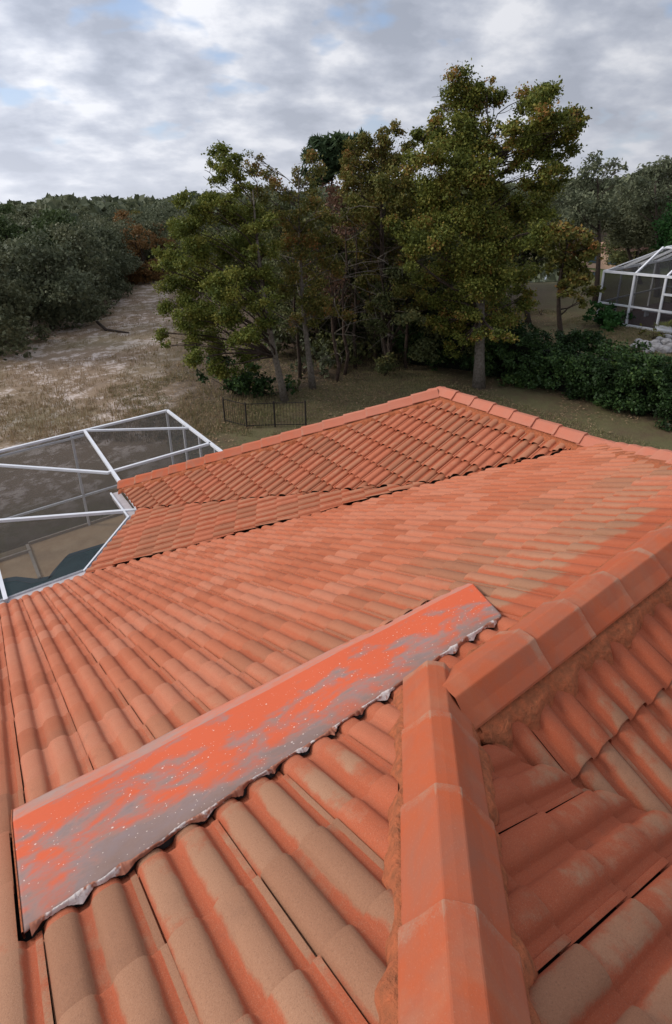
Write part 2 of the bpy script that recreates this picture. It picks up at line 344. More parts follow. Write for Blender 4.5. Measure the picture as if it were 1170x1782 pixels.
# ------------------------------------------------------------------ ground
def warp(n, r, k=3.2):
    t = np.linspace(-1, 1, n); return np.sinh(t * k) / math.sinh(k) * r
def ground():
    n = 330; ax = warp(n, 1500, 5.2)
    X, Y = np.meshgrid(ax + 14, ax + 26, indexing='ij'); X = X.ravel(); Y = Y.ravel()
    P = np.stack([X, Y, np.zeros_like(X)], 1)
    Z = (vnoise(P, 9, 3) - 0.5) * 0.25 + (vnoise(P, 1.3, 5, 3) - 0.5) * 0.10
    flat = np.exp(-(np.maximum(0, np.hypot(X - 2, Y - 4) - 12) / 3) ** 2)        # level pad round the house
    pad2 = np.exp(-(np.maximum(0, np.hypot(X - 39, Y - 16) - 8) / 3) ** 2)
    Z = Z * (1 - np.maximum(flat, pad2)) - 0.02
    # zones: R sand field, G lawn, B woodland floor
    line = (Y - 15) - (X - 5) * 2.55                                   # field lies left of this line
    jit = (vnoise(P, 5, 9) - 0.5) * 6
    sandz = 1 / (1 + np.exp(-(line + 2 + jit * 1.6) / 2.2))
    sandz *= 1 / (1 + np.exp(-(Y - 15.5 + jit * .3) / 1.2))
    lawn = 1 / (1 + np.exp((Y - 20.2 + jit * 0.5 - np.maximum(0, X - 20) * 0.25) / 0.9)) * (1 - sandz)
    green = np.exp(-(((X - 66) / 16) ** 2 + ((Y - 31) / 9) ** 2))
    sand2 = np.exp(-(((X - 44) / 5) ** 2 + ((Y - 31) / 3) ** 2)) * 0
    idx = np.arange(n * n).reshape(n, n)
    F = np.stack([idx[:-1, :-1], idx[1:, :-1], idx[1:, 1:], idx[:-1, 1:]], -1).reshape(-1, 4)
    m, t, b, o = newmat('ground_cover'); v = objco(t)
    a = N(t, 'ShaderNodeAttribute', attribute_name='zone'); s = N(t, 'ShaderNodeSeparateColor'); t.links.new(a.outputs['Color'], s.inputs[0])
    nb = noise(t, v, 0.55, 9, 0.80, 0.1); nm = noise(t, v, 1.6, 6, 0.7); nf = noise(t, v, 22, 4, 0.7); ng = noise(t, v, 0.12, 3, 0.5)
    brown = mixc(t, nf, (0.20, 0.135, 0.088), (0.34, 0.25, 0.17))
    sandc = mixc(t, nf, (0.52, 0.42, 0.36), (0.70, 0.60, 0.54))
    k = mth(t, 'ADD', mth(t, 'MULTIPLY', nb, 0.62), mth(t, 'MULTIPLY', nm, 0.38))
    fld = mixc(t, ramp(t, k, [(0.500, 0.0), (0.55, 0.85)]), brown, sandc)
    gr = mixc(t, nf, (0.125, 0.115, 0.055), (0.21, 0.185, 0.095))
    fld = mixc(t, ramp(t, ng, [(0.46, 0.0), (0.62, 0.55)]), fld, gr)
    lw = mixc(t, nm, (0.10, 0.098, 0.038), (0.17, 0.138, 0.068))
    lw = mixc(t, ramp(t, nb, [(0.45, 0.0), (0.58, 0.8)]), lw, (0.125, 0.080, 0.048))
    lw = mixc(t, ramp(t, nf, [(0.45, 0.0), (0.7, 0.5)]), lw, (0.055, 0.058, 0.025))
    wood = mixc(t, nm, (0.065, 0.046, 0.032), (0.13, 0.088, 0.058))
    c = mixc(t, s.outputs[0], wood, fld); c = mixc(t, s.outputs[1], c, lw)
    c = mixc(t, s.outputs[2], c, (0.10, 0.15, 0.035))
    t.links.new(c, b.inputs['Base Color']); b.inputs['Roughness'].default_value = 0.95
    bump(t, b, mth(t, 'ADD', nf, mth(t, 'MULTIPLY', nm, 2.0)), 0.6, 0.05)
    me = np_mesh('ground', np.stack([X, Y, Z], 1), F, [m], True, {'zone': np.stack([sandz, lawn, green, np.ones_like(X)], 1)})
    tag(link('ground', me), 'sandy brown and olive ground reaching to the horizon', 'ground', kind='structure')
ground()

# ------------------------------------------------------------------ the house
TP = 0.304; EX = 0.3265                          # tile width and plan length of one course
def tile_slope(name, parent, org, U, D, mat, urange, vrange, slope, uphase, vphase, cuts, keep=None,
               seed=0, ex=EX, paint=None, hi=True, lift=0.024):
    """org: a point on the slope, U horizontal direction (u to the RIGHT when looking down the slope),
       D horizontal downslope direction.  u along U, v plan distance along D, height falls by slope*v."""
    rng = np.random.default_rng(seed)
    U = np.array(U, float); D = np.array(D, float)
    prof = [(0.000, -.012), (0.004, -.012), (0.005, .006), (0.010, .0165), (0.020, .0288), (0.036, .0348), (0.057, .0368), (0.078, .0348),
            (0.094, .0282), (0.105, .0140), (0.111, .002), (0.114, 0.0), (0.142, 0.0), (0.147, .002), (0.153, .0140), (0.164, .0282),
            (0.180, .0348), (0.201, .0368), (0.222, .0346), (0.238, .0277), (0.249, .0140), (0.255, .002), (0.258, 0.0),
            (0.281, 0.0), (0.284, .007), (0.297, .008), (0.304, .007)]
    if not hi: prof = prof[1:3] + prof[4:10:2] + prof[10:13] + prof[14:20:2] + prof[21:24] + prof[24:]
    pu = np.array([p[0] for p in prof]); ph = np.array([p[1] for p in prof]) ; ph = np.maximum(ph, -.012)
    bar = np.clip(ph / 0.033, 0, 1); bar[pu > 0.282] = 0.75; bar[pu < 0.006] = 0.4
    rows_v = np.array([-0.055, 0.08, 0.20, ex - 0.006, ex, ex - .003, ex - 0.052])
    rows_h = np.array([0.0, 0.0, 0.0, 0.0, -0.003, -0.008, -0.010])
    k0 = int(math.floor((urange[0] - uphase) / TP)); k1 = int(math.ceil((urange[1] - uphase) / TP))
    j0 = int(math.floor((vrange[0] - vphase) / ex)); j1 = int(math.ceil((vrange[1] - vphase) / ex))
    V = []; F = []; A = []; base = 0; nu = len(pu); nr = len(rows_v)
    g = np.arange(nu * nr).reshape(nr, nu)
    quad = np.stack([g[:-1, :-1], g[:-1, 1:], g[1:, 1:], g[1:, :-1]], -1).reshape(-1, 4)
    for k in range(k0, k1):
        for j in range(j0, j1):
            u0 = uphase + k * TP; v0 = vphase + j * ex
            P = org + U * (u0 + TP / 2) + D * (v0 + ex / 2)
            if keep and not keep(P[0], P[1], 0.5): continue
            du, dv, dh = rng.normal(0, .0012), rng.normal(0, .0035), rng.normal(0, .0014)
            rot = rng.normal(0, .004); tl = rng.normal(0, .0018)
            uu = pu[None, :] + du + (rows_v[:, None] - ex / 2) * rot
            vv = rows_v[:, None] + dv - (pu[None, :] - TP / 2) * rot + 0 * uu
            tails = (rows_v[:, None] > 0.21)
            hh = ph[None, :] * (1 + 0 * vv) + rows_h[:, None] + dh + (lift + tl) * (rows_v[:, None] / ex)
            uu = u0 + uu; vv = v0 + vv
            X = org[None, None, :] + U * uu[..., None] + D * vv[..., None]
            X[..., 2] += -slope * vv + hh
            V.append(X.reshape(-1, 3)); F.append(quad + base); base += nu * nr
            r = rng.random()
            head = np.clip(1 - rows_v / 0.07, 0, 1)[:, None] * (0.35 if rng.random() < .55 else 0)
            at_ = np.zeros((nr, nu, 4)); at_[..., 0] = bar[None, :]; at_[..., 1] = np.clip(rows_v / ex, 0, 1)[:, None]
            at_[..., 2] = head; at_[..., 3] = r
            A.append(at_.reshape(-1, 4))
    V = np.concatenate(V); F = np.concatenate(F); A = np.concatenate(A)
    if paint is not None: A[:, 2] = np.clip(A[:, 2] + paint(V), 0, 1.2)
    me = np_mesh(name, V, F, [mat], True, {'tile': A})
    bm = bmesh.new(); bm.from_mesh(me)
    for (pt, nrm, clear) in cuts:
        bmesh.ops.bisect_plane(bm, geom=bm.verts[:] + bm.edges[:] + bm.faces[:], plane_co=(pt[0], pt[1], 0), plane_no=(nrm[0], nrm[1], 0),
                               clear_outer=clear, dist=1e-5)
    if keep:
        dead = [f for f in bm.faces if not keep(*f.calc_center_median()[:2], 0.0)]
        bmesh.ops.delete(bm, geom=dead, context='FACES')
    bm.normal_update()
    bm.to_mesh(me); bm.free()
    try: me.set_sharp_from_angle(angle=math.radians(50))
    except Exception: pass
    return link(name, me, parent)

house = empty('house', (2, 4, 0))
tag(house, 'house with orange painted concrete tile roof of hips and valleys filling the foreground', 'house')
# plane heights (world z):  A falls to +Y, PR falls to +X, PN falls to -Y, C falls to -X, B is the low filler between A and C
zA = lambda x, y: -0.5 * y - 1.5 + G
zPR = lambda x, y: -0.5 * x - 1.3825 + G
zPN = lambda x, y: 0.5 * y - 2.64 + G
zC = lambda x, y: 0.5 * x - 6.55 + G
YR = 1.14; XR = 6.72; YA = 5.92; EY = 8.0; EXC = 2.38
V0 = np.array([5.38, 4.72]); PAB = np.array([1.10, 8.0]); PBC = np.array([2.38, 9.16])
def plane3(a, b, c):
    n = np.cross(np.array(b) - a, np.array(c) - a); n = n / n[2]; return lambda x, y: a[2] - (n[0] * (x - a[0]) + n[1] * (y - a[1])), n
p0 = np.array([V0[0], V0[1], zA(*V0)]); p1 = np.array([PAB[0], PAB[1], zA(*PAB)]); p2 = np.array([PBC[0], PBC[1], zC(*PBC)])
zB, nB = plane3(p0, p1, p2)
dB = np.array([nB[0], nB[1]]); tB = np.linalg.norm(dB); dB = dB / tB        # downslope in plan
def side(p, a, b):   # >0 when p lies left of a->b
    return (b[0] - a[0]) * (p[1] - a[1]) - (b[1] - a[1]) * (p[0] - a[0])

# the painted strip: corners in plan
STRIP = [(-0.205, 1.395), (-0.205, 2.16), (2.52, 1.93), (2.19, 1.43)]
def strip_near(x): return 1.41 + 0.0 * x
def paintA(V):
    x, y = V[:, 0], V[:, 1]
    p = np.zeros(len(V))
    d = np.abs(x - y - .235) / 1.414
    p += np.where(y < YR + .2, np.clip(1 - (d - .13) / .22, 0, 1) * .75, 0)
    p += np.where((x > 1.3), np.clip(1 - (y - YR - .12) / .55, 0, 1) * .60, 0)
    s = 1.405 - y
    p += np.where((s > -.1) & (s < .14) & (x > -.2), np.clip(1 - s / .14, 0, 1) * .75, 0)
    n = vnoise(V * [1, 1, 0], 1.4, 4, 3)
    p += np.clip((y - 2.6) / 2.5, 0, 1) * .26 + (n - .5) * .35
    tanp = np.exp(-(((x - 2.9) / .9) ** 2 + ((y - 2.0) / .45) ** 2))                 # patch of bare tiles by the ridge
    p -= tanp * .55
    p -= np.exp(-(((x + .3) / .5) ** 2 + ((y - 1.4) / 1.6) ** 2)) * .35
    return p
def keepA(x, y, mrg):
    if y < YR + .05 and x - y > .02 + mrg: return False

    if y > YR - mrg and y < 1.3 and x > 99: return False
    if x > 4.66 - mrg * 0 and (y - YR) < (x - 4.66) - mrg: return False
    if x + y > 10.08 + mrg: return False
    if y > 4.72 and side((x, y), V0, PAB) < -mrg * 4: return False
    if -0.16 < x < 2.2 and 1.60 < y < 1.96 and mrg == 0: return False        # the hole under the metal strip
    if -0.226 < x < -0.158 and 1.39 < y < 1.98 and mrg == 0: return False
    return -4 < x < 8.2
def line_cut(a, b, clear=False):
    d = np.array(b) - np.array(a); return (a, (d[1], -d[0]), clear)
tile_slope('roof_slope', house, np.array([0., 0., G - 1.5]), (1, 0, 0), (0, 1, 0), M['tile_main'], (-4, 8.2), (-2.5, 8.0), 0.5, -0.158 + .152 * 0, 1.349, [
    ((0, 8.03), (0, 1), True), ((0, -2.5), (0, -1), True), ((0, YR + .05), (0, 1), False), ((0, YR + .12), (0, 1), False), ((.02, 0), (1, -1), False),
    ((4.66, YR), (1, -1), False), ((5.04, 5.04), (1, 1), False), line_cut(V0, PAB), ((0, 1.60), (0, 1), False), ((0, 1.96), (0, 1), False),
    ((-.158, 0), (1, 0), False), ((-.226, 0), (1, 0), False), ((0, 1.39), (0, 1), False), ((0, 1.98), (0, 1), False)], keepA, 1, paint=paintA)
# C
def keepC(x, y, mrg):
    if x > XR + mrg * 0.2: return False
    if x + y < 10.12 - mrg and y < 4.75: return False
    if y > 4.72 and side((x, y), V0, PBC) > mrg * 4: return False
    if (y - YA) > (XR - x) + mrg: return False
    return x > EXC - .02 - mrg
tile_slope('roof_slope', house, np.array([0., 0., G - 6.55]), (0, 1, 0), (-1, 0, 0), M['tile_far'], (3.0, 10.7), (-6.9, -2.2), 0.5, 0.0, -6.404 + 0, [
    ((EXC - .03, 0), (-1, 0), True), ((0, 10.26), (0, 1), True), ((XR, 0), (1, 0), True), ((5.07, 5.07), (-1, -1), False), line_cut(V0, PBC), ((XR, YA), (1, 1), True)],
    keepC, 2, ex=.3125, hi=True, lift=.046)
# B
UB = np.array([dB[1], -dB[0], 0]); DB = np.array([dB[0], dB[1], 0])     # right when looking down
UB = np.array([-(-dB[1]), -dB[0], 0])
def keepB(x, y, mrg):
    p = (x, y)
    return side(p, V0, PAB) > -99 and (side(p, V0, PAB) < mrg * 4 + 0 if False else True)
cen = (V0 + PAB + PBC) / 3
sA = np.sign(side(cen, V0, PAB)); sC = np.sign(side(cen, V0, PBC)); sE = np.sign(side(cen, PAB, PBC))
def keepB(x, y, mrg):
    p = (x, y); L1 = np.linalg.norm(PAB - V0); L2 = np.linalg.norm(PBC - V0); L3 = np.linalg.norm(PBC - PAB)
    return sA * side(p, V0, PAB) / L1 > .02 - mrg and sC * side(p, V0, PBC) / L2 > .02 - mrg and sE * side(p, PAB, PBC) / L3 > -.03 - mrg
# valley lines carry a small gap, so cut along shifted lines
def shift(a, b, c, g):
    a = np.array(a); b = np.array(b); d = b - a; n = np.array([-d[1], d[0]]) / np.linalg.norm(d)
    if (np.array(c) - a) @ n < 0: n = -n
    return a + n * g, b + n * g
cutsB = [line_cut(*shift(V0, PAB, cen, .02)), line_cut(*shift(V0, PBC, cen, .02)), line_cut(*shift(PAB, PBC, cen, -.03))]
tile_slope('roof_slope', house, np.array([V0[0], V0[1], p0[2] + .012]), UB, DB, M['tile_far'], (-4, 4), (-.3, 6.2), tB, 0.05, 0.03, cutsB, keepB, 3, hi=True)
# PR: right of the near hip
def keepPR(x, y, mrg):
    if x - y < .425 - mrg: return False
    if x + y > 2.40 + mrg and y > -2.5: return False
    return y > -2.5 - mrg
def paintR(V):
    x, y = V[:, 0], V[:, 1]; d = (x - y - .235) / 1.414
    return np.clip(1 - (d - .12) / .25, 0, 1) * .7 + (vnoise(V * [1, 1, 0], .6, 8, 3) - .5) * .5
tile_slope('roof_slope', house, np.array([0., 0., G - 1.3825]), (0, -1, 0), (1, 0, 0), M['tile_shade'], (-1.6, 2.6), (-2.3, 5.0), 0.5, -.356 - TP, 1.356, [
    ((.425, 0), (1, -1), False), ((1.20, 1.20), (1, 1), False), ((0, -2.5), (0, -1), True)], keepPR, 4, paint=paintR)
# PN: near side of the short ridge
def keepPN(x, y, mrg):
    if y > YR - .15 + mrg: return False
    if x + y < 2.435 - mrg: return False
    if x - 4.66 > (YR - y) + mrg: return False
    return y > -4
def paintN(V):
    return np.clip(1 - (YR - .18 - V[:, 1]) / .22, 0, 1) * .6 + (vnoise(V * [1, 1, 0], .6, 9, 3) - .5) * .5
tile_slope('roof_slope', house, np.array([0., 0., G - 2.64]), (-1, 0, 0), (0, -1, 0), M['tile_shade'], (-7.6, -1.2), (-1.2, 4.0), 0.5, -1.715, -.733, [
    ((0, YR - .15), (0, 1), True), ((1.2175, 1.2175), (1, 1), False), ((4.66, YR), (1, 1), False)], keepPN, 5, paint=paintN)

# underlay deck: closed dark sheets 3.5 cm below each slope, and the slopes nobody sees from here
um = MB(); dz = -.045
def usheet(pts, zf, off=dz, mb=um): mb.poly([(x, y, zf(x, y) + off) for x, y in pts])
usheet([(-4, -2.5), (-4, 8.0), (1.10, 8.0), (5.38, 4.72), (XR, 3.38), (4.66, YR), (1.375, YR), (-2.265, -2.5)], zA)
usheet([(V0[0], V0[1]), tuple(PAB), tuple(PBC)], zB)
usheet([(V0[0], V0[1]), tuple(PBC), (2.38, 10.26), (XR, YA), (XR, 3.38)], zC)
usheet([(1.375, YR), (4.66, YR), (8.5, -2.7), (7, -4), (6.4, -4)], zPN)
usheet([(1.375, YR), (6.4, -4), (6.4, -2.5), (-2.265, -2.5)], zPR)
um.build('roof_underlay', M['under'], house)
back = MB()
zE = lambda x, y: -0.5 * (y - YA) + zC(XR, 0); zD = lambda x, y: -0.5 * (x - XR) + zC(XR, 0)
usheet([(XR, YA), (2.4, 10.24), (11.04, 10.24)], zE, dz, back)
usheet([(XR, YA), (11.04, 10.24), (11.04, -5.2), (XR - 2.06, YR), (XR, 3.38)], zD, dz, back)
zF = lambda x, y: 0.5 * (y + 2.5) + zA(0, -2.5)
usheet([(-4, -2.5), (-2.265, -2.5), (4.7, -9.5), (-4, -9.5)], zF, dz, back)
usheet([(-2.265, -2.5), (6.4, -2.5), (6.4, -9.5), (4.7, -9.5)], zPR, dz - .01, back)
back.build('roof_underlay', M['under'], house)
keepE = lambda x, y, g: y - YA > abs(x - XR) - g and y < 10.3 + g
keepD = lambda x, y, g: (x - 4.66 > abs(y - YR) - g if y < 3.38 else x > XR - g) and x - XR > y - YA - g
keepF = lambda x, y, g: y < -2.5 + g and x + 2.265 < -(y + 2.5) + g
keepPF = lambda x, y, g: y < -2.5 + g and x + 2.265 > -(y + 2.5) - g
tile_slope('roof_slope', house, np.array([XR, YA, zC(XR, 0)]), (1, 0, 0), (0, 1, 0), M['tile_far'], (-4.4, 4.4), (0, 4.32), 0.5, 0, 0, [((XR, YA), (1, -1), False), ((XR, YA), (1, 1), False), ((0, 10.24), (0, 1), True)], keepE, 6, hi=False)
tile_slope('roof_slope', house, np.array([XR, 0, zC(XR, 0)]), (0, -1, 0), (1, 0, 0), M['tile_far'], (-10.3, 3.2), (-2.1, 4.32), 0.5, 0, 0, [((XR, YA), (1, -1), False), ((4.66, YR), (1, -1), False), ((4.66, YR), (1, 1), False), ((XR, 0), (1, 0), False), ((0, 3.38), (0, 1), False), ((11.04, 0), (1, 0), True)], keepD, 7, hi=False)
tile_slope('roof_slope', house, np.array([0, -2.5, zA(0, -2.5)]), (-1, 0, 0), (0, -1, 0), M['tile_near'], (-5, 4), (0, 7), 0.5, 0, 0, [((-2.265, -2.5), (1, 1), False), ((-4, 0), (-1, 0), True)], keepF, 8, hi=False)
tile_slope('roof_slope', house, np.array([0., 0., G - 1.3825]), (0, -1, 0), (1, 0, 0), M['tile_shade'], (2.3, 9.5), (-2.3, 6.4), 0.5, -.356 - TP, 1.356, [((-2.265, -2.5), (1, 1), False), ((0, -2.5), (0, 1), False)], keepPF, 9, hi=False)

# ridge and hip cap tiles, each run one part
def cap_run(name, a, b, n, first=0.0, w=.285, rise=.105, flip=False, tail=.012):
    """n caps from a (upper) to b (lower/outer); a,b on the line where the two tile planes meet; the tail of each cap lies over the next head"""
    a = np.array(a, float); b = np.array(b, float); d = (b - a); Ltot = np.linalg.norm(d); d /= Ltot
    r = np.cross(d, [0, 0, 1.]); r /= np.linalg.norm(r); u = np.cross(r, d)
    rng = np.random.default_rng(int(abs(a[0] * 97 + b[1] * 31)) + 5)
    step = Ltot / n; V = []; F = []; A = []
    prof = [(-1.0, 0, 1), (-.95, .012, 1), (-.66, .060, .2), (-.30, .098, 0), (-.26, .102, 1), (0, .105, .1), (.26, .102, 1), (.30, .098, 0), (.66, .060, .2), (.95, .012, 1), (1.0, 0, 1)]
    # sharper: side facet, chamfer crease, narrow flat top
    prof = [(-1.0, 0.0, .3), (-.97, .010, .1), (-.64, .050, 0), (-.31, .0975, .1), (-.275, .1015, .75), (-.24, .1030, .1), (0, .1045, 0), (.24, .1030, .1), (.275, .1015, .75), (.31, .0975, .1), (.64, .050, 0), (.97, .010, .1), (1.0, 0.0, .3)]
    for k in range(n):
        s0 = k * step - .045 - (first if k == 0 else 0); s1 = (k + 1) * step + rng.normal(0, .003)
        hw0 = w / 2 * .93; hw1 = w / 2 * 1.0; jit = rng.normal(0, .0025); yaw = rng.normal(0, .006)
        ss = [s0, s0 + .06, (s0 + s1) / 2, s1 - .07, s1 - .030, s1 - .004, s1, s1, s1 - .02]
        hh = [0, .0035, .012, .0190, .0225, .0245, .0220, .002, .002]
        ww = [0, .0, .0, .0, .0, .0, -.003, -.010, -.010]
        wear = [0, 0, 0, 0.15, .75, .8, .5, .3, .2]
        base = sum(len(x) for x in V); vs = []
        for s, h, w_, we in zip(ss, hh, ww, wear):
            f = (s - s0) / (s1 - s0); hw = hw0 + (hw1 - hw0) * f + w_
            for (pu_, ph_, cr) in prof:
                p = a + d * s + r * (pu_ * hw + jit + yaw * (s - s0)) + u * (.012 + ph_ * (rise / .1045) * (1 if ph_ > 0 else 1) + h)
                vs.append(p); A.append((cr, we, 0, 1))
        V.append(np.array(vs)); m = len(prof)
        for i in range(len(ss) - 1):
            for j in range(m - 1):
                q = base + i * m + j; F.append((q, q + 1, q + m + 1, q + m))
        F.append((base, base + 0, base + 0, base + 0)) if False else None
    V = np.concatenate(V)
    me = np_mesh(name, V, F, [M['cap']], False, {'tile': np.array(A)})
    bm = bmesh.new(); bm.from_mesh(me); bmesh.ops.recalc_face_normals(bm, faces=bm.faces)
    bm.to_mesh(me); bm.free()
    return link(name, me, house)
J3 = np.array([1.375, YR, zA(0, YR)])
def hipP(t): return np.array([1.375 - t, YR - t, zA(0, YR - t)])       # t metres in x back up the hip
# near hip, four visible joints at x = 1.22, .99, .71
cap_run('hip_caps', hipP(2.847), hipP(-.145), 11)
cap_run('ridge_caps', (1.595, YR, zA(0, YR)), (4.80, YR, zA(0, YR)), 9, first=.12)
cap_run('hip_caps', (4.66, YR, zA(0, YR)), (XR, 3.2, zC(XR, 0)), 8, tail=.0)
cap_run('ridge_caps', (XR, YA + .08, zC(XR, 0)), (XR, 3.15, zC(XR, 0)), 8)
cap_run('hip_caps', (XR - .08, YA + .08, zC(XR, 0) - .02), (2.38, 10.26, zC(2.38, 0)), 16)

cap_run('ridge_caps', (-4, -2.5, zA(0, -2.5)), (-2.2, -2.5, zA(0, -2.5)), 5)
cap_run('hip_caps', (XR, YA, zC(XR, 0)), (11.0, YA + 4.28, zD(11.0, 0)), 17)
cap_run('hip_caps', (4.66, YR, zA(0, YR)), (9.0, YR - 4.34, zD(9.0, 0)), 17)
# mortar beds beneath the caps
def mortar(name, a, b, hw, hin, hout, seed, drop):
    """undulating bed: centre line a-b, half width hw, height at the middle hin, at the rim hout"""
    rng = np.random.default_rng(seed); a = np.array(a, float); b = np.array(b, float); d = b - a; Lg = np.linalg.norm(d); d /= Lg
    r = np.cross(d, [0, 0, 1.]); r /= np.linalg.norm(r)
    n = max(8, int(Lg / .018)); prof = np.linspace(-1, 1, 23); S = np.linspace(0, Lg, n)
    SS, PP = np.meshgrid(S, prof, indexing='ij'); SS = SS.ravel(); PP = PP.ravel()
    hwl = hw[0]; hwr = hw[1]; lat = np.where(PP < 0, PP * hwl, PP * hwr)
    Q = np.stack([SS, PP * .2 + seed, np.zeros_like(SS)], 1)
    edge = (vnoise(np.stack([SS, np.sign(PP) * 3 + 5, np.zeros_like(SS)], 1), .085, seed, 2) - .5) * .09
    lat = lat + edge * np.abs(PP) ** 2 * np.sign(PP)
    h = hin + (hout - hin) * np.clip((np.abs(PP) - .86) / .14, 0, 1)
    rough = (vnoise(Q * [1, 1.6, 1], .045, seed + 3, 4) - .5) * .050 * np.clip((np.abs(PP) - .55) * 3, 0, 1)
    P = a + d * SS[:, None] + r * lat[:, None]
    P[:, 2] += h - drop * np.abs(lat) + rough
    m = len(prof); g = np.arange(n * m).reshape(n, m)
    F = np.stack([g[:-1, :-1], g[1:, :-1], g[1:, 1:], g[:-1, 1:]], -1).reshape(-1, 4)
    return link(name, np_mesh(name, P, F, [M['mortar']], True), house)
mortar('mortar_bed', hipP(3.3), hipP(-.12), (.182, .172), .068, .010, 1, .354)
mortar('mortar_bed', (1.48, YR, zA(0, YR)), (4.7, YR, zA(0, YR)), (.20, .21), .070, .000, 2, .5)
mortar('mortar_bed', (4.66, YR, zA(0, YR)), (XR, 3.3, zC(XR, 0)), (.20, .20), .072, .010, 3, .354)
mortar('mortar_bed', (XR, YA, zC(XR, 0)), (XR, 3.2, zC(XR, 0)), (.20, .20), .066, .005, 4, .5)
mortar('mortar_bed', (XR, YA, zC(XR, 0)), (2.4, 10.24, zC(2.4, 0)), (.20, .21), .068, .010, 5, .354)

def lump(c, r, seed):
    bm = bmesh.new(); bmesh.ops.create_icosphere(bm, subdivisions=4, radius=1); co = np.array([v.co[:] for v in bm.verts]); n = vnoise(co + 7, .35, seed, 4)
    for v_, a_ in zip(bm.verts, n): v_.co = Vector((c[0] + v_.co.x * r[0] * (.7 + .6 * a_), c[1] + v_.co.y * r[1] * (.7 + .6 * a_), c[2] + v_.co.z * r[2] * (.7 + .6 * a_)))
    me = bpy.data.meshes.new('mortar_fill'); bm.to_mesh(me); bm.free(); me.materials.append(M['mortar']); me.polygons.foreach_set('use_smooth', [True] * len(me.polygons)); link('mortar_fill', me, house)
lump((1.50, 1.045, zA(0, YR) - .045), (.085, .085, .05), 3)
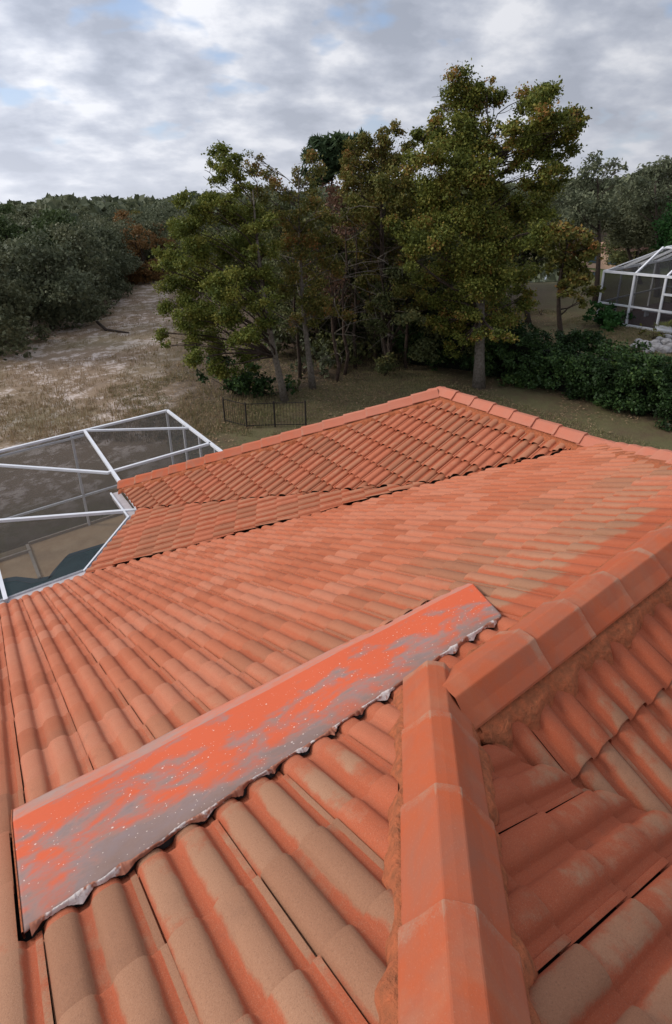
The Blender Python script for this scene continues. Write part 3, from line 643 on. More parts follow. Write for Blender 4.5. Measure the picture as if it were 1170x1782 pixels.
# the painted metal flashing strip lying over the tiles
def sealant_mat():
    m, t, b, o = newmat('white_sealant'); v = objco(t); n = noise(t, v, 8, 4, .7); f = noise(t, v, 70, 3, .7)
    c = mixc(t, ramp(t, n, [(0.50, 0.0), (0.56, 1.0)]), (0.36, 0.135, 0.080), (0.62, 0.54, 0.50))
    c = mixc(t, ramp(t, f, [(0.55, 0.0), (0.7, 0.6)]), c, (0.25, 0.15, 0.12))
    t.links.new(c, b.inputs['Base Color']); b.inputs['Roughness'].default_value = .7; bump(t, b, f, .5, .002); return m
def strip():
    nx, ny = 260, 34
    fx = np.linspace(0, 1, nx); fy = np.linspace(0, 1, ny)
    TL, TR, BR, BL = [np.array(p) for p in (STRIP[1], STRIP[2], STRIP[3], STRIP[0])]
    V = []; 
    for s in fx:
        lo = BL + (BR - BL) * s; hi = TL + (TR - TL) * s
        for q in fy:
            p = lo + (hi - lo) * q
            z = zA(p[0], p[1])
            # crease near the far edge: main face nearly parallel to the roof, far band folds down
            c = 0.80
            h = .052 + .034 * min(q / c, 1) - (.040 * (q - c) / (1 - c) if q > c else 0)
            h += .004 * math.sin(s * 9 + q * 3) + .003 * math.sin(s * 23)
            V.append((p[0], p[1], z + h))
    V = np.array(V).reshape(nx, ny, 3)
    # the near edge is dressed down over the barrels: it sags a little into each pan
    u = (V[:, 0, 0] + .158) % TP
    ubar = np.minimum(np.abs(u - .058), np.abs(u - .202)); ubar = np.minimum(ubar, np.abs(u - TP - .058))
    sag = np.clip((ubar - .03) / .04, 0, 1)
    wob = vnoise(np.stack([V[:, 0, 0], V[:, 0, 0] * 0, V[:, 0, 0] * 0], 1), .05, 4, 3) - .5
    V[:, 0, 1] += wob * .02; V[:, 0, 2] -= .5 * wob * .02
    V[:, 0, 2] += -.001 - .004 * sag; V[:, 1, 2] -= .002 * sag
    V = V.reshape(-1, 3); g = np.arange(nx * ny).reshape(nx, ny)
    F = np.stack([g[:-1, :-1], g[1:, :-1], g[1:, 1:], g[:-1, 1:]], -1).reshape(-1, 4)
    S, Q = np.meshgrid(fx, fy, indexing='ij')
    A = np.stack([Q.ravel(), S.ravel(), np.zeros(nx * ny), np.ones(nx * ny)], 1)
    m, t, b, o = newmat('painted_flashing'); v = objco(t)
    a = N(t, 'ShaderNodeAttribute', attribute_name='strip'); s = N(t, 'ShaderNodeSeparateColor'); t.links.new(a.outputs['Color'], s.inputs[0])
    mpn = N(t, 'ShaderNodeMapping'); t.links.new(v, mpn.inputs[0]); mpn.inputs['Scale'].default_value = (1.0, 1.7, 1.0); mpn.inputs['Rotation'].default_value = (0, 0, .25)
    blot = noise(t, mpn.outputs[0], 4.0, 6, 0.60, 0.35); fine = noise(t, v, 60, 4, 0.6); fib = noise(t, mpn.outputs[0], 9, 5, .7, 0.4)
    k = mth(t, 'ADD', mth(t, 'MULTIPLY', blot, 0.8), mth(t, 'MULTIPLY', fib, 0.2))
    k = mth(t, 'ADD', k, mth(t, 'MULTIPLY', mth(t, 'SUBTRACT', s.outputs[0], 0.42), 0.24))
    k = mth(t, 'ADD', k, mth(t, 'MULTIPLY', mth(t, 'SUBTRACT', s.outputs[1], 0.10), 0.07))
    band = ramp(t, s.outputs[0], [(0.79, 0.0), (0.81, 1.0)])
    k = mth(t, 'SUBTRACT', k, mth(t, 'MULTIPLY', band, mth(t, 'SUBTRACT', 0.17, mth(t, 'MULTIPLY', s.outputs[1], .15))))
    met = mixc(t, fine, (0.24, 0.155, 0.135), (0.31, 0.21, 0.18))
    met = mixc(t, ramp(t, fib, [(0.40, 0.0), (0.62, 0.6)]), met, (0.27, 0.21, 0.215))
    og = mixc(t, fine, (0.66, 0.118, 0.044), (0.60, 0.116, 0.048))
    c = mixc(t, ramp(t, k, [(0.440, 0.0), (0.480, 0.40), (0.560, 1.0)]), met, og)
    c = mixc(t, ramp(t, k, [(0.40, 0.0), (0.45, 0.35), (0.50, 0.0)]), c, (0.45, 0.20, 0.14))
    dirt = mth(t, 'MULTIPLY', ramp(t, s.outputs[0], [(0.0, 0.75), (0.10, 0.45), (0.26, 0.0)]), ramp(t, noise(t, mpn.outputs[0], 3.0, 4, .6), [(0.35, 0.4), (0.6, 1.0)]))
    bandc = mixc(t, ramp(t, fib, [(0.35, 0.0), (0.6, 1.0)]), (0.46, 0.30, 0.25), (0.60, 0.22, 0.14))  # paler band colour paints in the light the folded face catches
    c = mixc(t, mth(t, 'MULTIPLY', band, 0.72), c, bandc)
    c = mixc(t, dirt, c, (0.20, 0.125, 0.095))
    # white sealant specks
    def specks(scale, r, dens, strg):
        vo = N(t, 'ShaderNodeTexVoronoi', in_Scale=scale, in_Randomness=1.0); t.links.new(v, vo.inputs['Vector'])
        sc = N(t, 'ShaderNodeSeparateColor'); t.links.new(vo.outputs['Color'], sc.inputs[0])
        d = ramp(t, vo.outputs['Distance'], [(r, 1.0), (r * 1.25, 0.0)]); q = ramp(t, sc.outputs[0], [(1 - dens, 0.0), (1 - dens + .01, 1.0)], 'CONSTANT')
        return mth(t, 'MULTIPLY', mth(t, 'MULTIPLY', d, q), strg)
    reg = ramp(t, s.outputs[0], [(0.04, 0.5), (0.16, 1.0), (0.62, 1.0), (0.80, 0.0)])
    sp = mth(t, 'MAXIMUM', specks(30, 0.10, 0.26, .9), mth(t, 'MAXIMUM', specks(70, 0.14, 0.28, .8), specks(15, 0.060, 0.22, .9)))
    c = mixc(t, mth(t, 'MULTIPLY', sp, reg), c, (0.74, 0.62, 0.55))
    t.links.new(c, b.inputs['Base Color']); b.inputs['Roughness'].default_value = 0.62
    bump(t, b, mth(t, 'ADD', fine, mth(t, 'MULTIPLY', sp, 1.5)), 0.12, 0.003)
    me = np_mesh('metal_flashing', V, F, [m], True, {'strip': A})
    o = link('metal_flashing', me, house); tag(o, 'flat metal strip with peeling orange paint over grey, lying across the tiles')
    so = o.modifiers.new('thick', 'SOLIDIFY'); so.thickness = .006; so.offset = -1
    # folded hem on the left end
    hem = MB(); a = V.reshape(nx, ny, 3)[0]
    for i in range(0, ny - 1):
        hem.add([a[i] + [-.006, 0, .004], a[i + 1] + [-.006, 0, .004], a[i + 1] + [-.006, 0, -.030], a[i] + [-.006, 0, -.030],
                 a[i] + [-.001, 0, .004], a[i + 1] + [-.001, 0, .004], a[i + 1] + [-.001, 0, -.030], a[i] + [-.001, 0, -.030]],
                [(0, 1, 2, 3), (7, 6, 5, 4), (4, 5, 1, 0), (3, 2, 6, 7)])
    he = hem.build('folded_hem', M['mortar'], None)
    he.parent = o
    # white sealant: one ragged ribbon along the near edge, wide where it bridges a pan, hardly there over the barrels
    E = V.reshape(nx, ny, 3)[:, 0]; n = 1300; xs = np.linspace(E[2, 0], E[-4, 0], n)
    ey = np.interp(xs, E[:, 0], E[:, 1]); ez = np.interp(xs, E[:, 0], E[:, 2])
    u = (xs + .158) % TP; pan = np.minimum(np.minimum(abs(u - .128), abs(u - .270)), abs(u + .034))
    one = np.stack([xs, xs * 0, xs * 0], 1)
    pw_ = np.clip(1 - pan / .042, 0, 1); patch = np.clip((vnoise(one + [0, 3, 0], .17, 6, 2) - .34) * 3.2, 0, 1.2)
    rag = vnoise(one, .014, 9, 3); drop0 = .0018 + pw_ * patch * (.004 + .060 * np.clip(rag - .38, 0, 1))
    opn = np.clip((vnoise(one + [0, 19, 0], .09, 12, 1) - .40) * 6, 0, 1)
    blk = .002 + pw_ ** .9 * (.010 + .018 * vnoise(one + [0, 9, 0], .05, 2, 2))
    drop = np.maximum(drop0, (1 - opn) * (blk + .003)) ; drop = np.minimum(drop, blk + .004)
    rows = []
    for f, bulge in ((-.25, .003), (0, .0055), (.35, .006), (.7, .004), (1.0, 0)):
        rr_ = (vnoise(np.stack([xs, xs * 0 + f * 3, xs * 0], 1), .008, 21, 2) - .5) * .006
        y = ey - drop * f + (.004 if f < 0 else 0); zz_ = ez * (1 - max(f, 0)) + max(f, 0) * np.minimum(ez, zA(0, y) + .026 + .016 * (1 - pw_)) + bulge * (.6 + .6 * (drop / .04)) + rr_
        rows.append(np.stack([xs, y, zz_], 1))
    Vs = np.stack(rows, 1); g = np.arange(n * 5).reshape(n, 5); Fs = np.stack([g[:-1, :-1], g[:-1, 1:], g[1:, 1:], g[1:, :-1]], -1).reshape(-1, 4)
    sb = link('sealant_bead', np_mesh('sealant_bead', Vs.reshape(-1, 3), Fs, [sealant_mat()], True)); sb.parent = o
    r0 = np.stack([xs, ey + .01, ez - .010], 1); r1 = np.stack([xs, ey - blk * .35, np.maximum(zA(0, ey - blk * .35) + .012, ez - .016)], 1); r2 = np.stack([xs, ey - blk, zA(0, ey - blk) + .014], 1)
    Vb = np.stack([r0, r1, r2], 1).reshape(-1, 3); g = np.arange(n * 3).reshape(n, 3); Fb = np.stack([g[:-1, :-1], g[:-1, 1:], g[1:, 1:], g[1:, :-1]], -1).reshape(-1, 4)
    go = link('gap_shadow', np_mesh('gap_shadow', Vb, Fb, [M['under']])); go.parent = o  # black ribbon painted in as the dark gaps under the metal's near edge
strip()

# gutters, fascia, soffit, walls
gt = MB(); eave = [(-4.0, 8.12), (1.16, 8.12), (2.27, 9.22), (2.27, 10.36)]
zgs = [2.74, 2.74, 2.80, 2.80]
for (a, za), (b, zb) in zip(list(zip(eave, zgs))[:-1], list(zip(eave, zgs))[1:]):
    gt.bar((*a, za - .05), (*b, zb - .05), .17, .13)
gt.build('gutter', M['gutter'], house, bevel=.008)
ga = MB()
for (a, za), (b, zb) in zip(list(zip(eave, zgs))[:-1], list(zip(eave, zgs))[1:]):
    a2 = np.array(a); b2 = np.array(b); d = (b2 - a2) / np.linalg.norm(b2 - a2); n = np.array([-d[1], d[0]])
    ga.bar((*(a2 + n * .09), za + .025), (*(b2 + n * .09), zb + .025), .03, .03)
ga.build('gutter_lip', M['white_metal'], house)
sof = MB(); foot = [(-4, -9.3), (-4, 8.0), (1.1, 8.0), (2.38, 9.2), (2.38, 10.25), (11.0, 10.25), (11.2, -3.4), (6.3, -4), (6.3, -9.3)]
sof.prism(foot, 2.52, 2.60); sof.build('soffit', M['stucco'], house)
wl = MB(); wl.prism([(-3.5, -8.8), (-3.5, 7.4), (1.4, 7.4), (2.8, 9.0), (2.8, 9.9), (10.7, 9.9), (10.7, -3.0), (5.8, -3.6), (5.8, -8.8)], -0.05, 2.52)
wl.build('wall', M['stucco'], house)

# ------------------------------------------------------------------ pool deck, pool, screen enclosure
dk = MB(); dk.prism([(-9, 6.9), (-9, 13.75), (.72, 13.75), (.72, 14.1), (4.95, 14.1), (4.95, 9.9), (2.9, 9.9), (1.3, 7.3), (-2, 6.9)], -.05, .10)
deck_o = dk.build('pool_deck', M['deck']); tag(deck_o, 'tan pool deck inside the screened enclosure', 'pool deck', kind='structure')
ed = MB(); ed.bar((-9, 13.78, .13), (.74, 13.78, .13), .05, .07); ed.bar((.74, 14.14, .13), (4.95, 14.14, .13), .05, .07); ed.bar((.70, 12.45, .12), (.70, 14.1, .12), .07, .05)
tag(ed.build('deck_kerb', simple('pale_kerb', (.42, .36, .29), (.36, .30, .24), 8, .9, 0)), 'pale kerb along the outer edge of the pool deck', 'kerb', kind='structure')
pool_pts = [(-6, 12.95), (.05, 12.95), (.25, 12.87), (.62, 12.5), (.98, 12.38), (1.15, 12.65), (1.50, 13.05), (2.35, 12.98), (2.75, 12.5), (2.75, 10.4), (1.4, 9.0), (-6, 9.0)]
def inset(pts, d):
    out = []; n = len(pts); c = np.mean(np.array(pts), 0)
    for p in pts:
        v = c - np.array(p); out.append(tuple(np.array(p) + v / np.linalg.norm(v) * d))
    return out
cp = MB(); n = len(pool_pts); ins = inset(pool_pts, .17)
cp.add([(x, y, .112) for x, y in pool_pts] + [(x, y, .112) for x, y in ins], [(i, (i + 1) % n, n + (i + 1) % n, n + i) for i in range(n)])
pool = empty('swimming_pool', (0, 11, .1)); tag(pool, 'small dark teal swimming pool with angled edge in tan deck under the screen', 'pool')
cp.build('coping', M['coping'], pool)
m, t, b, o = newmat('pool_water'); v = objco(t); nn = noise(t, v, 3.5, 3, .5)
t.links.new(ramp(t, nn, [(0.3, (0.012, 0.045, 0.050)), (0.7, (0.022, 0.065, 0.070))]), b.inputs['Base Color']); b.inputs['Roughness'].default_value = .12; bump(t, b, nn, .12, .02)
pw = MB(); pw.poly([(x, y, .108) for x, y in ins]); pw.build('water', m, pool)

cage = empty('pool_enclosure', (2.5, 14.1, 0)); tag(cage, 'white framed screen enclosure with dark mesh over the pool beside the roof', 'screen enclosure')
ZC = 2.80; YO = 14.12; XO = 4.85; fr = .055
def beam(name, a, b, w=fr, h=None, par=cage): return MB().bar(a, b, w, h).build(name, M['white_metal'], par)
beam('frame_beam', (-9, YO, ZC), (XO, YO, ZC), .075, .06)
beam('frame_beam', (-9, YO - .10, ZC - .085), (2.55, YO - .10, ZC - .085), .045, .045)
beam('frame_beam', (XO, YO, ZC), (XO, 10.3, ZC), .075, .06)
beam('frame_beam', (2.60, YO, ZC), (2.42, 9.3, ZC + .02), .065, .075)
beam('frame_beam', (2.42, 11.35, ZC), (4.85, 11.35, ZC), .06, .06)
beam('roof_brace', (2.42, 11.33, ZC), (-.32, YO, ZC), .06, .055)
beam('roof_brace', (2.40, 9.42, ZC + .01), (-1.6, 11.62, ZC), .06, .055)
beam('roof_brace', (2.60, YO, ZC), (XO, 12.55, ZC), .05, .05)
beam('frame_beam', (-.05, 8.10, ZC), (-.05, YO, ZC), .06, .06)
for x in (-4.9, -2.5, -.05, 2.27, XO - .02): beam('post', (x, YO, 0.1), (x, YO, ZC), .055, .055)
for y in (13.0, 12.0, 11.1): beam('post', (XO, y, 0.1), (XO, y, ZC), .055, .055)
beam('chair_rail', (-9, YO, 1.0), (XO, YO, 1.0), .05, .05); beam('chair_rail', (XO, YO, 1.0), (XO, 10.4, 1.0), .05, .05)
beam('door_rail', (2.27, YO - .03, ZC - .10), (2.60, YO - .03, ZC - .10), .05, .07)
sw = MB(); sw.poly([(-9, YO + .02, .1), (XO, YO + .02, .1), (XO, YO + .02, ZC), (-9, YO + .02, ZC)]); sw.poly([(XO + .02, YO, .1), (XO + .02, 10.4, .1), (XO + .02, 10.4, ZC), (XO + .02, YO, ZC)])
sw.build('wall_screen', M['screen'], cage)
sr = MB(); sr.poly([(-9, 8.2, ZC - .02), (1.16, 8.2, ZC - .02), (2.2, 9.3, ZC - .02), (2.2, 10.6, ZC - .02), (XO, 10.6, ZC - .02), (XO, YO, ZC - .02), (-9, YO, ZC - .02)])
sr.build('roof_screen', M['screen_roof'], cage)

# ------------------------------------------------------------------ neighbour's enclosure
nb = empty('pool_enclosure', (35.1, 17, 0)); tag(nb, 'white mansard roofed screen enclosure behind the hedge at right', 'screen enclosure')
def nbeam(name, a, b, w=.11): return beam(name, a, b, w, None, nb)
X0, X1, Y1, Y0, ZT, ZM = 35.1, 43.5, 18.85, 2.0, 3.08, 4.45
INX = 2.0; INY = 2.4
ys = [18.85, 17.0, 15.28, 13.3, 11.3, 9.3]
for y in ys: nbeam('post', (X0, y, 0), (X0, y, ZT))
for y in ys[1:]:
    nbeam('roof_beam', (X0, y, ZT), (X0 + INX, y - .35, ZM), .10)
nbeam('eave_beam', (X0, Y1, ZT), (X0, Y0, ZT), .14)
nbeam('eave_beam', (X0, Y1, ZT), (X1, Y1, ZT), .14); nbeam('eave_beam', (X1, Y1, ZT), (X1, Y0, ZT), .14)
nbeam('roof_beam', (X0, Y1, ZT), (X0 + INX, Y1 - INY, ZM), .06); nbeam('roof_beam', (X1, Y1, ZT), (X1 - INX, Y1 - INY, ZM), .12)
nbeam('roof_beam', (X0 + INX, Y1 - INY, ZM), (X0 + INX, Y0, ZM), .12); nbeam('roof_beam', (X0 + INX, Y1 - INY, ZM), (X1 - INX, Y1 - INY, ZM), .14); nbeam('roof_beam', (X1 - INX, Y1 - INY, ZM), (X1 - INX, Y0, ZM), .14)
for x in (37.2, 39.3, 41.4):
    nbeam('post', (x, Y1, 0), (x, Y1, ZT), .09); nbeam('roof_beam', (x, Y1, ZT), (x, Y1 - INY, ZM), .16)
for y in (16.4, 14.0, 11.6, 9.2): nbeam('post', (X1, y, 0), (X1, y, ZT), .10)
nbeam('chair_rail', (X0, Y1, 1.18), (X0, 15.28, 1.15), .10); nbeam('chair_rail', (X0, Y1, 1.18), (X1, Y1, 1.18), .08); nbeam('chair_rail', (X1, Y1, 1.18), (X1, Y0, 1.18), .08)
dr = MB()
for a, b in (((X0 - .04, 15.26, .28), (X0 - .04, 14.36, .28)), ((X0 - .04, 15.26, 1.15), (X0 - .04, 14.36, 1.15)), ((X0 - .04, 15.26, 2.1), (X0 - .04, 14.36, 2.1))): dr.bar(a, b, .10, .12)
dr.bar((X0 - .04, 14.36, .0), (X0 - .04, 14.36, 2.1), .10); dr.bar((X0 - .05, 15.26, .14), (X0 - .05, 14.36, .14), .06, .30)
dr.build('door', M['white_metal'], nb)
q = MB(); q.poly([(X0 + .06, Y1, 0), (X0 + .06, Y0, 0), (X0 + .06, Y0, ZT), (X0 + .06, Y1, ZT)]); q.poly([(X0, Y1 - .06, 0), (X1, Y1 - .06, 0), (X1, Y1 - .06, ZT), (X0, Y1 - .06, ZT)]); q.poly([(X1 - .06, Y1, 0), (X1 - .06, Y0, 0), (X1 - .06, Y0, ZT), (X1 - .06, Y1, ZT)])
q.build('wall_screen', M['screen'], nb)
q = MB(); q.poly([(X0, Y1, ZT), (X0, Y0, ZT), (X0 + INX, Y0, ZM), (X0 + INX, Y1 - INY, ZM)]); q.poly([(X0, Y1, ZT), (X0 + INX, Y1 - INY, ZM), (X1 - INX, Y1 - INY, ZM), (X1, Y1, ZT)]); q.poly([(X1, Y1, ZT), (X1 - INX, Y1 - INY, ZM), (X1 - INX, Y0, ZM), (X1, Y0, ZT)]); q.poly([(X0 + INX, Y1 - INY, ZM - .02), (X0 + INX, Y0, ZM - .02), (X1 - INX, Y0, ZM - .02), (X1 - INX, Y1 - INY, ZM - .02)])
q.build('roof_screen', M['screen_roof'], nb)
pv = MB(); pv.box(X0 - .1, X1 + .3, Y0, Y1 + .2, -.05, .06); tag(pv.build('patio', M['pavers']), 'dark maroon paved patio inside the neighbouring enclosure', 'patio', kind='structure')
pe = MB(); pe.bar((X0 - .14, Y1 + .1, .05), (X0 - .14, Y0, .05), .10, .14); pe.build('base_rail', M['white_metal'], nb)
bn = empty('patio_bench', (38.2, 17.2, 0)); tag(bn, 'long low white bench standing on the maroon patio inside the enclosure', 'bench')
MB().box(38.0, 38.5, 15.4, 17.6, .40, .48).build('seat', M['white_metal'], bn, bevel=.01)
for y in (15.6, 17.4): MB().box(38.05, 38.45, y - .05, y + .05, .06, .40).build('leg', M['white_metal'], bn)

# ------------------------------------------------------------------ iron fence
fp = [(8.65, 18.59), (9.05, 17.54), (9.95, 16.95), (10.9, 16.25)]
fence = empty('iron_fence', (9, 17.5, 0)); tag(fence, 'low black iron fence at the edge of the lawn left of the tree', 'fence')
for i, (a, b) in enumerate(zip(fp[:-1], fp[1:])):
    pn = MB(); a = np.array(a); b = np.array(b)
    for z in (.10, .98): pn.bar((*a, z), (*b, z), .025, .022)
    k = int(np.linalg.norm(b - a) / .11)
    for j in range(1, k): p = a + (b - a) * j / k; pn.bar((*p, .05), (*p, 1.0), .008, .008)
    pn.build('picket_panel', M['iron'], fence)
for a in fp: MB().bar((*a, -.1), (*a, 1.05), .045, .045).build('post', M['iron'], fence)

# ------------------------------------------------------------------ foliage
def leaf_cloud(clumps, n_per_m3, size, rng, sub=0.30, flat=1.0, dens_shell=0.55, elong=1.6, nmax=40000, droop=0.0, subn=None):
    """clumps: rows (x,y,z,rx,ry,rz).  Tufts of leaves gathered round sub-centres, so gaps open between them."""
    V = []; A = []
    for c in clumps:
        c = np.array(c, float); R = c[3:6]; vol = 4.19 * R.prod()
        n = int(min(nmax, n_per_m3 * vol))
        ns = subn or max(5, int(14 * (R.mean() / 1.0) ** 2))
        d = rng.normal(size=(ns, 3)); d /= np.linalg.norm(d, axis=1)[:, None]
        rr = rng.random(ns) ** (1 / (1 + 2.5 * dens_shell)); sc = d * rr[:, None] * R * .88
        tone = np.clip(rng.normal(.5, .22, ns), 0, 1)
        si = rng.integers(0, ns, n)
        off = rng.normal(size=(n, 3)) * sub * R.mean() * .62 * np.array([1, 1, .75 * flat])
        P = c[:3] + sc[si] + off
        # leaf quads with random orientation
        a = rng.normal(size=(n, 3)); a /= np.linalg.norm(a, axis=1)[:, None]
        a[:, 2] -= droop; a /= np.linalg.norm(a, axis=1)[:, None]
        b = np.cross(a, rng.normal(size=(n, 3))); b /= np.linalg.norm(b, axis=1)[:, None]
        s = size * rng.uniform(.55, 1.25, n)[:, None]
        a = a * s * elong * .5; b = b * s * .5
        V.append(np.stack([P - a, P - b, P + a, P + b], 1).reshape(-1, 3))
        at_ = np.stack([rng.random(n), tone[si], np.zeros(n), np.ones(n)], 1)
        A.append(np.repeat(at_, 4, axis=0))
    V = np.concatenate(V); A = np.concatenate(A); F = np.arange(len(V)).reshape(-1, 4)
    return V, F, A
def limb(mb, a, b, r0, r1, rng, sag=.12, n=5, sides=6):
    a = np.array(a, float); b = np.array(b, float); Lg = np.linalg.norm(b - a); pts = []; rad = []
    k = rng.normal(size=3) * Lg * sag * .5; k[2] += Lg * sag * .4
    for i in range(n + 1):
        f = i / n; pts.append(a + (b - a) * f + k * math.sin(math.pi * f) + rng.normal(size=3) * Lg * .012 * (0 < i < n)); rad.append(r0 + (r1 - r0) * f)
    mb.tube(pts, rad, sides); return pts
def make_tree(name, base, clumps, leafm, barkm, trunk_r, top, label, cat='tree', group=None, n_per_m3=150, size=.13, seed=0, sub=.3,
              lean=None, fork=.4, twigs=3, dens_shell=.55, elong=1.6, droop=0.0, branch_m=None):
    rng = np.random.default_rng(seed); root = empty(name, tuple(base)); tag(root, label, cat, group)
    base = np.array(base, float); top = np.array(top, float)
    mb = MB(); n = 9; pts = []; rad = []
    wob = rng.normal(size=3) * .25; wob[2] = 0
    for i in range(n + 1):
        f = i / n; p = base + (top - base) * f + wob * math.sin(math.pi * f) * (1 if lean is None else lean)
        if i == 0: p[2] -= .25
        pts.append(p); rad.append(trunk_r * (1.35 if i == 0 else 1.0) * (1 - .86 * f ** 1.1))
    mb.tube(pts, rad, 10)
    mt = mb.build('trunk', barkm, root, smooth=True)
    br = MB(); C_ = np.array([c[:6] for c in clumps], float)
    for c in C_:
        zt = base[2] + (top[2] - base[2]) * fork
        h = np.clip(c[2] - np.hypot(*(c[:2] - base[:2])) * .55, zt * .7 + base[2] * .3, top[2] * .93)
        f = (h - base[2]) / (top[2] - base[2]); i = min(n - 1, max(1, int(f * n))); p = pts[i] + (pts[i + 1] - pts[i]) * (f * n - i) if i < n else pts[-1]
        r0 = rad[i] * .40
        lp = limb(br, p, c[:3], r0, max(.012, r0 * .25), rng)
        for _ in range(twigs):
            q = lp[rng.integers(2, len(lp))]; e = c[:3] + rng.normal(size=3) * c[3:6] * .55
            limb(br, q, e, max(.014, r0 * .28), .006, rng, n=3, sides=4)
    br.build('branches', branch_m or barkm, root, smooth=True)
    V, F, A = leaf_cloud(C_, n_per_m3, size, rng, sub, dens_shell=dens_shell, elong=elong, droop=droop)
    link('crown', np_mesh('crown', V, F, [leafm], False, {'leaf': A}), root)
    return root
def clumps_px(lst, D, rng, dspread=1.0, sq=.85):
    out = []
    for it in lst:
        px, py, r = it[:3]; dd = it[3] if len(it) > 3 else rng.normal() * dspread
        d = D + dd; p = at(px, py, d); R = r * math.hypot(d, p[2] - G) / FPX
        out.append((p[0], p[1], p[2], R * 1.02, R * 1.02, R * sq))
    return out
rg = np.random.default_rng(11)

# the tall tree right of the middle
T4 = [(828, 500, 30, -1.2), (842, 460, 30, -1.2), (822, 545, 26, -1.1), (845, 580, 20, -1.0), (812, 590, 18, -.8), (965, 235, 26), (1000, 225, 18, .2), (1015, 205, 10, .2), (862, 262, 22), (868, 235, 16), (855, 215, 16), (870, 330, 22), (740, 480, 30), (745, 520, 26), (725, 410, 26), (790, 610, 20), (880, 590, 22), (905, 520, 26), (800, 158, 32), (812, 195, 36), (770, 185, 14), (845, 150, 16), (862, 172, 24), (735, 240, 24), (760, 222, 26), (790, 240, 42), (925, 170, 30), (950, 175, 30), (950, 205, 34), (985, 220, 26), (1008, 215, 14),
      (735, 285, 34), (780, 295, 44), (830, 250, 32), (825, 310, 44), (905, 222, 30), (925, 258, 40), (965, 262, 28), (900, 278, 22), (935, 300, 30), (975, 300, 22), (950, 325, 26), (925, 345, 26), (880, 300, 16),
      (710, 335, 34), (760, 355, 42), (820, 370, 44), (870, 360, 30), (945, 365, 30), (905, 375, 32), (760, 410, 40), (830, 430, 46), (890, 420, 40), (940, 405, 30), (700, 400, 30),
      (780, 470, 40), (850, 490, 44), (900, 470, 32), (810, 530, 40), (860, 550, 36), (770, 560, 28), (840, 585, 26), (720, 450, 26), (800, 580, 26)]
make_tree('oak_tree', (19.5, 15.2, 0), clumps_px(T4, 24.8, rg, 1.1), M['leaf_olive'], M['bark'], .24, at(850, 200, 24.8), 'tallest olive and rust leaved tree with grey trunk behind the roof peak', n_per_m3=1150, size=.076, branch_m=M['bark_dark'], seed=4, sub=.34, fork=.42)
# the broad tree at the left with the pale trunk
T1 = [(430, 440, 22, -.9), (455, 480, 24, -.9), (440, 530, 26, -1.0), (470, 560, 22, -.9), (400, 350, 22, -.6), (445, 395, 24, -.7), (425, 490, 28, -1.0), (330, 555, 28, -.6), (300, 455, 24, -.5), (480, 490, 18, -.6), (375, 272, 24), (400, 285, 22), (365, 300, 18), (390, 310, 28), (425, 330, 22), (330, 365, 30), (375, 360, 36), (420, 375, 34), (455, 385, 26), (310, 395, 26), (345, 405, 36),
      (290, 440, 24), (325, 445, 36), (375, 430, 38), (425, 430, 36), (460, 440, 28), (275, 465, 14), (300, 490, 30), (345, 495, 38), (395, 490, 38), (440, 490, 34), (305, 540, 30), (350, 545, 36), (400, 540, 36),
      (285, 580, 20), (290, 600, 12), (325, 585, 30), (370, 590, 34), (420, 585, 34), (455, 560, 26), (340, 625, 26), (385, 635, 30), (430, 625, 26), (450, 610, 22), (470, 520, 22)]
make_tree('oak_tree', (11.84, 19.16, 0), clumps_px(T1, 22.6, rg, 1.2), M['leaf_bright'], M['bark'], .15, at(440, 330, 22.6), 'broad olive tree with foliage nearly to the ground beside the sandy field', n_per_m3=1500, size=.068, branch_m=M['bark_dark'], seed=8, sub=.33, fork=.35)
# sparse browning tree between
T1b = [(500, 500, 26, -.3), (545, 550, 24, -.3), (580, 470, 24, .5), (585, 420, 22, .5), (500, 330, 16), (560, 520, 26, 0), (590, 540, 24, .8), (515, 560, 22, .3), (445, 275, 16), (440, 295, 18), (462, 305, 18), (480, 330, 20), (455, 340, 22), (500, 345, 16), (478, 372, 24), (520, 365, 20)]
make_tree('oak_tree', (13.71, 19.75, 0), clumps_px(T1b + [(510, 470, 22, -.6), (535, 520, 22, -.6), (525, 440, 22, -.6), (545, 400, 20, -.5), (500, 380, 18, -.5), (515, 395, 26), (495, 425, 26), (530, 430, 26), (520, 300, 14), (540, 280, 20), (550, 300, 18), (530, 320, 20), (550, 345, 24), (565, 372, 24), (550, 410, 26), (565, 445, 26), (520, 475, 26), (555, 490, 24)], 24.0, rg, .8),
          M['leaf_rusty'], M['bark'], .14, at(520, 300, 24.2), 'slender thin leaved tree with bare twigs showing, just right of the pale trunk', n_per_m3=1100, size=.068, seed=9, sub=.40, fork=.4, twigs=6)
T3 = [(640, 500, 26), (690, 500, 28), (720, 490, 24), (610, 480, 22), (665, 530, 24), (720, 540, 24), (690, 232, 18), (665, 240, 20), (640, 248, 24), (615, 262, 20), (600, 290, 22), (640, 285, 32), (680, 275, 32), (705, 260, 18), (610, 325, 26), (650, 330, 34), (690, 320, 34), (625, 370, 32), (665, 375, 36), (705, 365, 28),
      (600, 395, 20), (640, 415, 34), (685, 420, 34), (660, 455, 28), (620, 450, 22), (705, 455, 24)]
make_tree('oak_tree', (18.9, 20.6, 0), clumps_px(T3, 27.5, rg, 1.2), M['leaf_rusty'], M['bark_dark'], .20, at(665, 270, 27.8), 'brown green tree between the pine and the tallest tree', n_per_m3=1000, size=.080, seed=10, sub=.34, fork=.5)
PN_ = [(560, 258, 20), (585, 250, 20), (605, 262, 20), (545, 275, 16), (575, 280, 22), (600, 285, 20), (560, 305, 16), (628, 245, 14), (540, 300, 12)]
